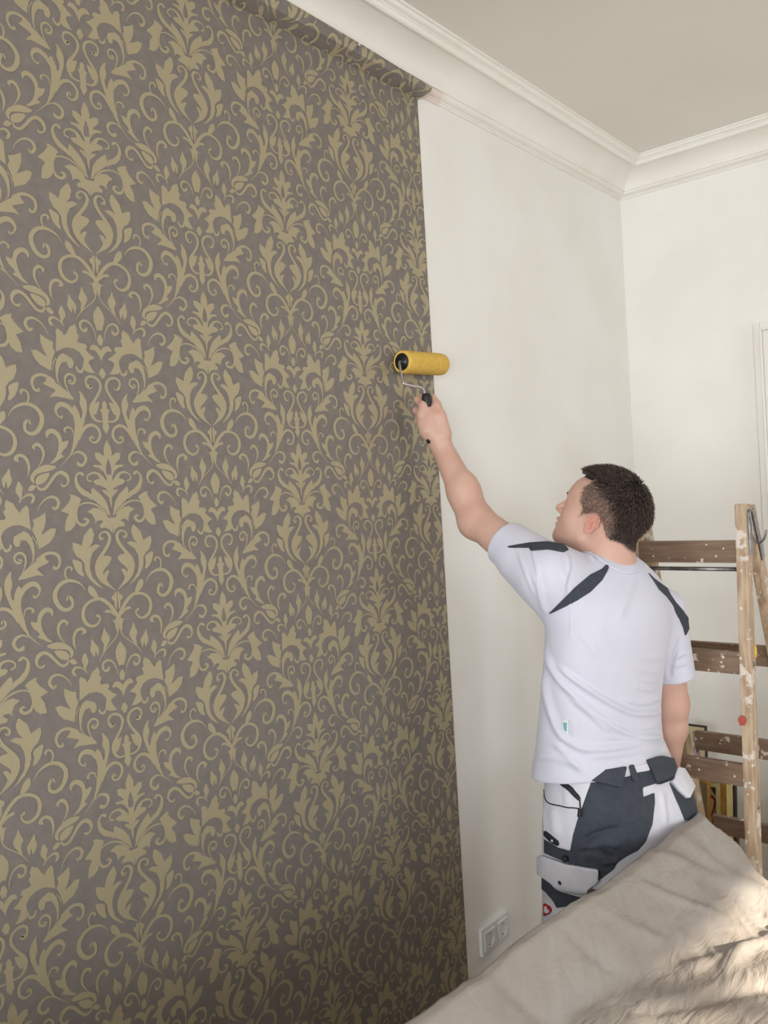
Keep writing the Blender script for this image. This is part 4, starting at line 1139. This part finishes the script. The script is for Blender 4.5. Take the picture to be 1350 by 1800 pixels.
# ---- t-shirt
def plane3(a, b, c):
    n = np.cross(b - a, c - a); n /= np.linalg.norm(n)
    if n[2] < 0: n = -n
    return n, n @ a
HEM_N, HEM_D = plane3(at(934, 1356, 2.10), at(1030, 1369, 1.95), at(1178, 1332, 2.09))
SLE = SL + (EL - SL) * 0.56                                   # middle of the left cuff
uL = (EL - SL) / np.linalg.norm(EL - SL); uL2 = (SLE - SL) / np.linalg.norm(SLE - SL)
SRE = at(1186, 1191, 2.150); uR = (SRE - SR) / np.linalg.norm(SRE - SR)
def shirt(P):
    d = loft(P, TORSO, PR, 2.15)
    d = smax(d, HEM_D - P @ HEM_N, 0.004)
    d = smax(d, (P - (NECK0 + np.array([0, 0, 0.012]))) @ (0.93 * np.array([0, 0, 1.0]) - 0.30 * PF_ * -1 * -1), 0.012)
    sl = seg(P, SL - PR * -0.02 + np.array([0, 0, -0.004]), SLE + uL2 * 0.03, 0.071, 0.0545)
    sl = smin(sl, seg(P, SL + PR * 0.03 + np.array([0, 0, -0.05]), SL + (SLE - SL) * 0.55 + np.array([0, 0, -0.014]), 0.062, 0.052), 0.03)
    sl = smax(sl, (P - SLE) @ uL2, 0.003)
    sr = seg(P, SR, SRE + uR * 0.03, 0.056, 0.0505)
    sr = smax(sr, (P - SRE) @ uR, 0.003)
    trap = smin(seg(P, NECK0 + np.array([0, 0, -0.040]), SL, 0.058, 0.060), seg(P, NECK0 + np.array([0, 0, -0.040]), SR, 0.056, 0.050), 0.02)
    d = smin(d, trap, 0.03)
    d = smin(d, sl, 0.035); d = smin(d, sr, 0.022)
    # shoulder blades
    return d
SV_, SF_ = surface(shirt, (0.15, 1.45, 0.85), (0.90, 2.40, 1.62), 0.0036)
SN_ = vnormals(SV_, SF_)
def z5(pts): return [(930 + x / 4.5, 1000 + y / 4.5) for x, y in pts]
FOLDS = [  # the pull of the cloth as seen from behind: line, half-width, height
 (z5([(225,775),(330,860),(480,960),(640,1060),(820,1140),(1000,1140),(1062,1115)]), 5.5, 0.0085),
 (z5([(100,600),(180,800),(300,950),(470,1100),(600,1200),(780,1300),(1000,1330),(1070,1300)]), 6.5, 0.0085),
 (z5([(85,700),(130,1000),(220,1270),(330,1380),(500,1430),(800,1400),(1060,1350)]), 7.0, 0.0075),
 (z5([(330,1030),(450,1125),(560,1225),(640,1290)]), 5.0, 0.006),
 (z5([(770,1040),(900,1065),(1055,1015)]), 5.0, 0.006), (z5([(830,915),(900,950),(985,960)]), 4.5, 0.005),
 (z5([(880,780),(950,810),(1020,815)]), 5.0, 0.0028), (z5([(885,690),(990,705),(1080,690)]), 5.0, 0.002), (z5([(860,865),(920,885),(1000,885)]), 5.0, 0.003),
 (z5([(400,520),(470,600),(560,720)]), 5.0, 0.0022), (z5([(560,470),(600,560),(690,680)]), 6.0, 0.0020), (z5([(480,540),(540,610),(640,690)]), 5.0, 0.0016),
 (z5([(30,30),(90,230),(130,350)]), 6.0, 0.006), (z5([(280,20),(270,230)]), 5.0, 0.004), (z5([(850,30),(760,250),(710,400)]), 9.0, 0.004),
 (z5([(1190,570),(1130,740),(1110,850)]), 4.0, -0.007), (z5([(1150,700),(1240,660)]), 4.0, 0.004), (z5([(1140,770),(1250,745)]), 4.0, 0.004),
 (z5([(330,150),(330,560)]), 2.0, 0.0022), (z5([(60,1480),(200,1490),(400,1560)]), 8.0, 0.005), (z5([(480,1490),(700,1470),(1000,1420)]), 6.0, 0.004),
 (z5([(200,1380),(330,1500),(420,1600)]), 7.0, 0.006), (z5([(350,1210),(350,1330)]), 5.0, 0.004), (z5([(640,1180),(860,1260),(1060,1230)]), 4.5, 0.005), (z5([(600,1330),(830,1350),(1060,1320)]), 4.5, 0.0045),
 ([(935,960),(944,1000),(950,1040)], 4.0, 0.005), ([(997,975),(1000,1000),(990,1030)], 4.0, 0.004), ([(1033,972),(1046,985)], 3.0, 0.004), ([(905,950),(925,1010),(940,1050)], 4.0, 0.003)]
def fold_field(uv):
    o = np.zeros(len(uv))
    for pts, wd, am in FOLDS:
        C = catmull(pts, 8); rch = 5 * wd
        sel = np.where(((uv > C.min(0) - rch) & (uv < C.max(0) + rch)).all(1))[0]; w_ = uv[sel]
        d2 = np.full(len(sel), 1e9); tt = np.zeros(len(sel))
        for i in range(len(C) - 1):
            e = C[i + 1] - C[i]; t_ = np.clip(((w_ - C[i]) @ e) / max(e @ e, 1e-9), 0, 1)
            q_ = ((w_ - C[i] - t_[:, None] * e) ** 2).sum(1); m = q_ < d2; d2 = np.where(m, q_, d2); tt = np.where(m, (i + t_) / (len(C) - 1), tt)
        d_ = np.sqrt(d2)
        o[sel] += 1.4 * am * (np.exp(-(d_ / wd) ** 2) - 0.45 * np.exp(-(d_ / (2.2 * wd)) ** 2)) * np.clip(np.minimum(tt, 1 - tt) * 6 + 0.25, 0, 1)
    return o
def drape(V, N, fld):
    uv = proj(V); vd = V - CAM; vd /= np.linalg.norm(vd, axis=1, keepdims=True)
    w = sstep(-0.05, 0.35, -(N * vd).sum(1))
    return V + N * (fld(uv) * w)[:, None]
SV_ = drape(SV_, SN_, fold_field); SN_ = vnormals(SV_, SF_)
tee = mk('t_shirt', SV_, SF_, M['shirt'], man, True)
SB = (SV_, SF_, SN_)
def z2(pts): return [(860 + x / 3.375, 780 + y / 3.375) for x, y in pts]
def z4(pts): return [(1090 + x / 5, 860 + y / 5) for x, y in pts]
sew('shoulder_panel', SB, z2([(345,1015),(420,940),(510,850),(600,775),(665,745),(710,703),(705,745),(670,810),(600,880),(520,930),(430,975)]), M['dark'], tee, label='slate grey leaf-shaped shoulder panel')
sew('shoulder_panel', SB, z4([(245,735),(300,790),(410,870),(440,930),(490,1000),(545,1060),(600,1140),(610,1210),(570,1290),(555,1220),(520,1140),(490,1090),(465,1020),(410,945),(340,880),(290,800)]), M['dark'], tee, facing=-0.30, label='slate grey panel along the right shoulder')
sew('sleeve_stripe', SB, z2([(85,617),(130,606),(235,590),(345,583),(440,598),(470,630),(440,645),(350,628),(250,636),(235,618),(150,618)]), M['dark'], tee, facing=-0.30, label='slate grey stripe along the raised sleeve')
sew('care_label', SB, [(990, 1265), (1000, 1266), (1000, 1289), (990, 1288)], M['socket'], tee, off=0.003)
sew('label_print', SB, [(992, 1268), (998, 1269), (997, 1286), (992.5, 1285)], M['teal'], tee, off=0.0045, thick=0.0006)
# rib collar round the neck
cn = hw((0, -0.034, -0.015))
sc_ = 0.013 - np.minimum(seg(SV_, cn, NECK0, 0.056, 0.062), seg(SV_, hw((0, 0.012, -0.060)), NECK0 + PF_ * 0.015, 0.042, 0.052))
sc_ = np.where(SV_[:, 2] > NECK0[2] - 0.045, sc_, -1)
CV, CF, CNn, _cs = clip_faces(SV_, SF_, SN_, sc_)
col_ = mk('collar', CV + CNn * 0.0025, CF, M['shirt'], tee, True)
md = col_.modifiers.new('thickness', 'SOLIDIFY'); md.thickness = 0.004; md.offset = -0.3

# ---- trousers
def trousers(P):
    d = loft(P, HIPS, PR, 2.2)
    d = smin(d, ell(P, at(1040, 1425, 1.985), (0.085, 0.085, 0.10)), 0.04)           # seat
    d = smin(d, ell(P, at(1160, 1430, 2.06), (0.080, 0.080, 0.10)), 0.04)
    l = smin(seg(P, HIPL + np.array([0, 0, 0.02]), KNL, 0.098, 0.082), seg(P, KNL, ANL + np.array([0, 0, 0.03]), 0.080, 0.074), 0.02)
    r = smin(seg(P, HIPR + np.array([0, 0, 0.02]), KNR, 0.096, 0.080), seg(P, KNR, ANR + np.array([0, 0, 0.03]), 0.078, 0.072), 0.02)
    l = smax(l, 0.055 - P[:, 2], 0.003); r = smax(r, 0.055 - P[:, 2], 0.003)
    d = smin(d, smin(l, r, 0.008), 0.03)
    return d
TV, TF = surface(trousers, (0.25, 1.55, 0.03), (0.85, 2.45, 1.08), 0.0040)
TN = vnormals(TV, TF)
def z3(pts): return [(930 + x / 4.355, 1320 + y / 4.355) for x, y in pts]
TFOLD = [(z3([(420,690),(500,640),(610,610),(700,590)]), 7, -0.009), (z3([(400,770),(520,760),(640,820)]), 5, -0.009), (z3([(420,730),(560,700),(700,720)]), 8, 0.008), (z3([(560,860),(680,830)]), 5, 0.005),
         (z3([(200,440),(220,640)]), 8, 0.004), (z3([(300,270),(310,420)]), 6, 0.003), (z3([(1020,320),(1050,560)]), 5, 0.004), (z3([(150,1080),(190,1150)]), 6, 0.005),
         (z3([(560,340),(760,330),(900,350)]), 6, 0.003), (z3([(480,520),(700,480)]), 10, 0.004)]
_f = FOLDS; FOLDS = TFOLD; TV = drape(TV, TN, fold_field); FOLDS = _f; TN = vnormals(TV, TF)
tro = mk('trousers', TV, TF, M['white_twill'], man, True)
TB = (TV, TF, TN)
sew('seat_panel', TB, z3([(430,150),(720,100),(1010,50),(1075,60),(965,250),(865,280),(870,355),(955,320),(958,400),(940,560),(890,690),(830,760),(750,800),(670,850),(650,900),(530,990),(528,897),(330,865),(210,820),(120,780),(120,665),(200,715),(322,752),(340,640),(385,490),(410,420),(478,240)]), M['dark'], tro, label='slate grey seat and thigh panel')
sew('hip_panel', TB, z3([(1070,240),(1130,310),(1190,365),(1230,270),(1290,300),(1300,520),(1190,530),(1150,430),(1110,340)]), M['dark'], tro, facing=-0.25, label='slate grey panel on the right hip')
sew('thigh_panel', TB, z3([(60,930),(180,1010),(370,1085),(420,1110),(330,1180),(215,1200),(190,1150),(130,1080),(60,1025)]), M['dark'], tro, facing=-0.2, label='slate grey knee panel')
sew('waistband_patch', TB, z3([(712,140),(735,130),(757,172),(714,178)]), M['white_twill'], tro, off=0.004)
sew('waistband_patch', TB, z3([(782,118),(890,95),(915,150),(800,168)]), M['white_twill'], tro, off=0.004)
sew('belt_loop', TB, z3([(742,110),(782,105),(832,232),(788,238)]), M['dark'], tro, off=0.006)
sew('tool_pocket_flap', TB, z3([(438,175),(560,145),(722,118),(705,200),(690,282),(600,258),(470,232),(444,214)]), M['dark'], tro, off=0.010, thick=0.004)
sew('tool_pocket_flap', TB, z3([(885,70),(990,40),(1078,62),(1112,150),(1092,200),(968,252),(930,160)]), M['dark'], tro, off=0.007, thick=0.003, facing=-0.2)
sew('pocket_edge', TB, z3([(965,243),(1085,203),(1088,216),(972,258)]), M['black_cloth'], tro, off=0.009, facing=-0.2)
sew('pocket_flap', TB, z3([(1075,235),(1105,140),(1160,160),(1205,215),(1235,275),(1192,368),(1130,310)]), M['white_twill'], tro, off=0.010, thick=0.004, facing=-0.35)
sew('side_pocket', TB, z3([(125,200),(470,190),(470,250),(412,420),(385,490),(342,640),(322,752),(240,728),(135,668),(130,430)]), M['white_twill'], tro, off=0.005, thick=0.003, facing=-0.3)
sew('pocket_tab', TB, z3([(146,604),(200,640),(247,682),(250,716),(200,692),(146,642)]), M['black_cloth'], tro, off=0.0085, facing=-0.3)
sew('tab_print', TB, z3([(202,662),(214,666),(212,680),(200,676)]), M['white_twill'], tro, off=0.0100, thick=0.0006, facing=-0.3)
sew('thigh_pocket_flap', TB, z3([(125,800),(300,860),(530,900),(530,985),(400,1092),(250,1040),(130,960),(60,910),(70,850)]), M['white_twill'], tro, off=0.008, thick=0.004, facing=-0.3)
def surf_at(base, x, y):
    uv = proj(base[0]); vd = base[0] - CAM; d = ((uv - (x, y)) ** 2).sum(1) + np.where((base[2] * vd).sum(1) < 0, 0, 1e6)
    i = np.argmin(d); return base[0][i], base[2][i]
def stitch(nm, base, pts, r, off, m, parent, flat=None):
    """a cord laid along a line on the cloth"""
    uv = proj(base[0]); vd = base[0] - CAM; ok = (base[2] * vd).sum(1) < 0.02
    out = []
    for c in catmull(pts, 5):
        d = ((uv - c) ** 2).sum(1) + np.where(ok, 0, 1e6); i = np.argsort(d)[:8]; w = 1 / (d[i] + 1.0); w /= w.sum()
        p = (base[0][i] * w[:, None]).sum(0); n_ = (base[2][i] * w[:, None]).sum(0)
        e = proj(p[None])[0]; tdep = (p - CAM) @ F_
        out.append(at(c[0], c[1], tdep) + n_ * off)
    return tube(nm, out, r, m, parent, 8, 2)
stitch('zip', TB, z3([(215,208),(270,250),(330,300),(375,345),(395,372)]), [0.0030, 0.0062, 0.0070, 0.0062, 0.0045], 0.007, M['black_cloth'], tro)
stitch('piping_cord', TB, z3([(142,300),(150,365),(182,404),(260,420),(392,437)]), 0.0014, 0.009, M['black_cloth'], tro)
stitch('zip_pull', TB, z3([(398,372),(400,410),(402,440)]), 0.0018, 0.010, M['black_cloth'], tro)
stitch('cord_toggle', TB, z3([(400,440),(399,470),(397,498)]), 0.0052, 0.011, M['black_cloth'], tro)
for (bx, by) in ((260, 993), (286, 815)):
    p, n_ = surf_at(TB, *z3([(bx, by)])[0])
    lathe('snap_button', p + n_ * 0.004, p + n_ * 0.016, [(0, 0.0072), (0.006, 0.0072), (0.0085, 0.0060), (0.0095, 0.002), (0.0092, 0.0)], M['black_cloth'], tro, 18)
lg = sew('knee_emblem', TB, z3([(122,1165),(165,1188),(180,1222),(160,1245),(122,1264)]), M['red'], tro, off=0.003, facing=-0.3, label='red emblem with a white bird')
sew('emblem_bird', TB, z3([(140,1180),(150,1184),(146,1200),(154,1212),(170,1214),(168,1232),(150,1240),(136,1234),(134,1216),(138,1200)]), M['white_twill'], tro, off=0.0055, thick=0.0008, facing=-0.3)
# front pocket corner that sticks out below the shirt
fp = [at(957, 1362, 2.09), at(942, 1374, 2.11), at(944, 1362, 2.12), at(955, 1358, 2.10)]
mk('front_pocket_corner', np.array(fp + [p + FH * 0.012 for p in fp]), [(0, 1, 2, 3), (7, 6, 5, 4), (0, 4, 5, 1), (1, 5, 6, 2), (2, 6, 7, 3), (3, 7, 4, 0)], M['black_cloth'], tro)

# ---- work shoes
def shoe(P, an):
    c = an + np.array([0, 0, -0.045])
    d = ell(P, c + PF_ * 0.055, (0.052, 0.052, 0.045))
    d = smin(d, seg(P, c - PF_ * 0.045, c + PF_ * 0.13, 0.040, 0.037), 0.03)
    d = smin(d, seg(P, c, c + np.array([0, 0, 0.07]), 0.046, 0.045), 0.03)
    return smax(d, 0.002 - P[:, 2], 0.004)
for an in (ANL, ANR):
    V, Fq = surface(lambda P: shoe(P, an), an - np.array([0.3, 0.3, 0.1]), an + np.array([0.3, 0.3, 0.12]), 0.006)
    mk('work_shoe', V, Fq, M['leather'], man, True)
adopt(man)
tag(man, 'man in white t-shirt and grey-panelled work trousers reaching up with the roller', 'person')
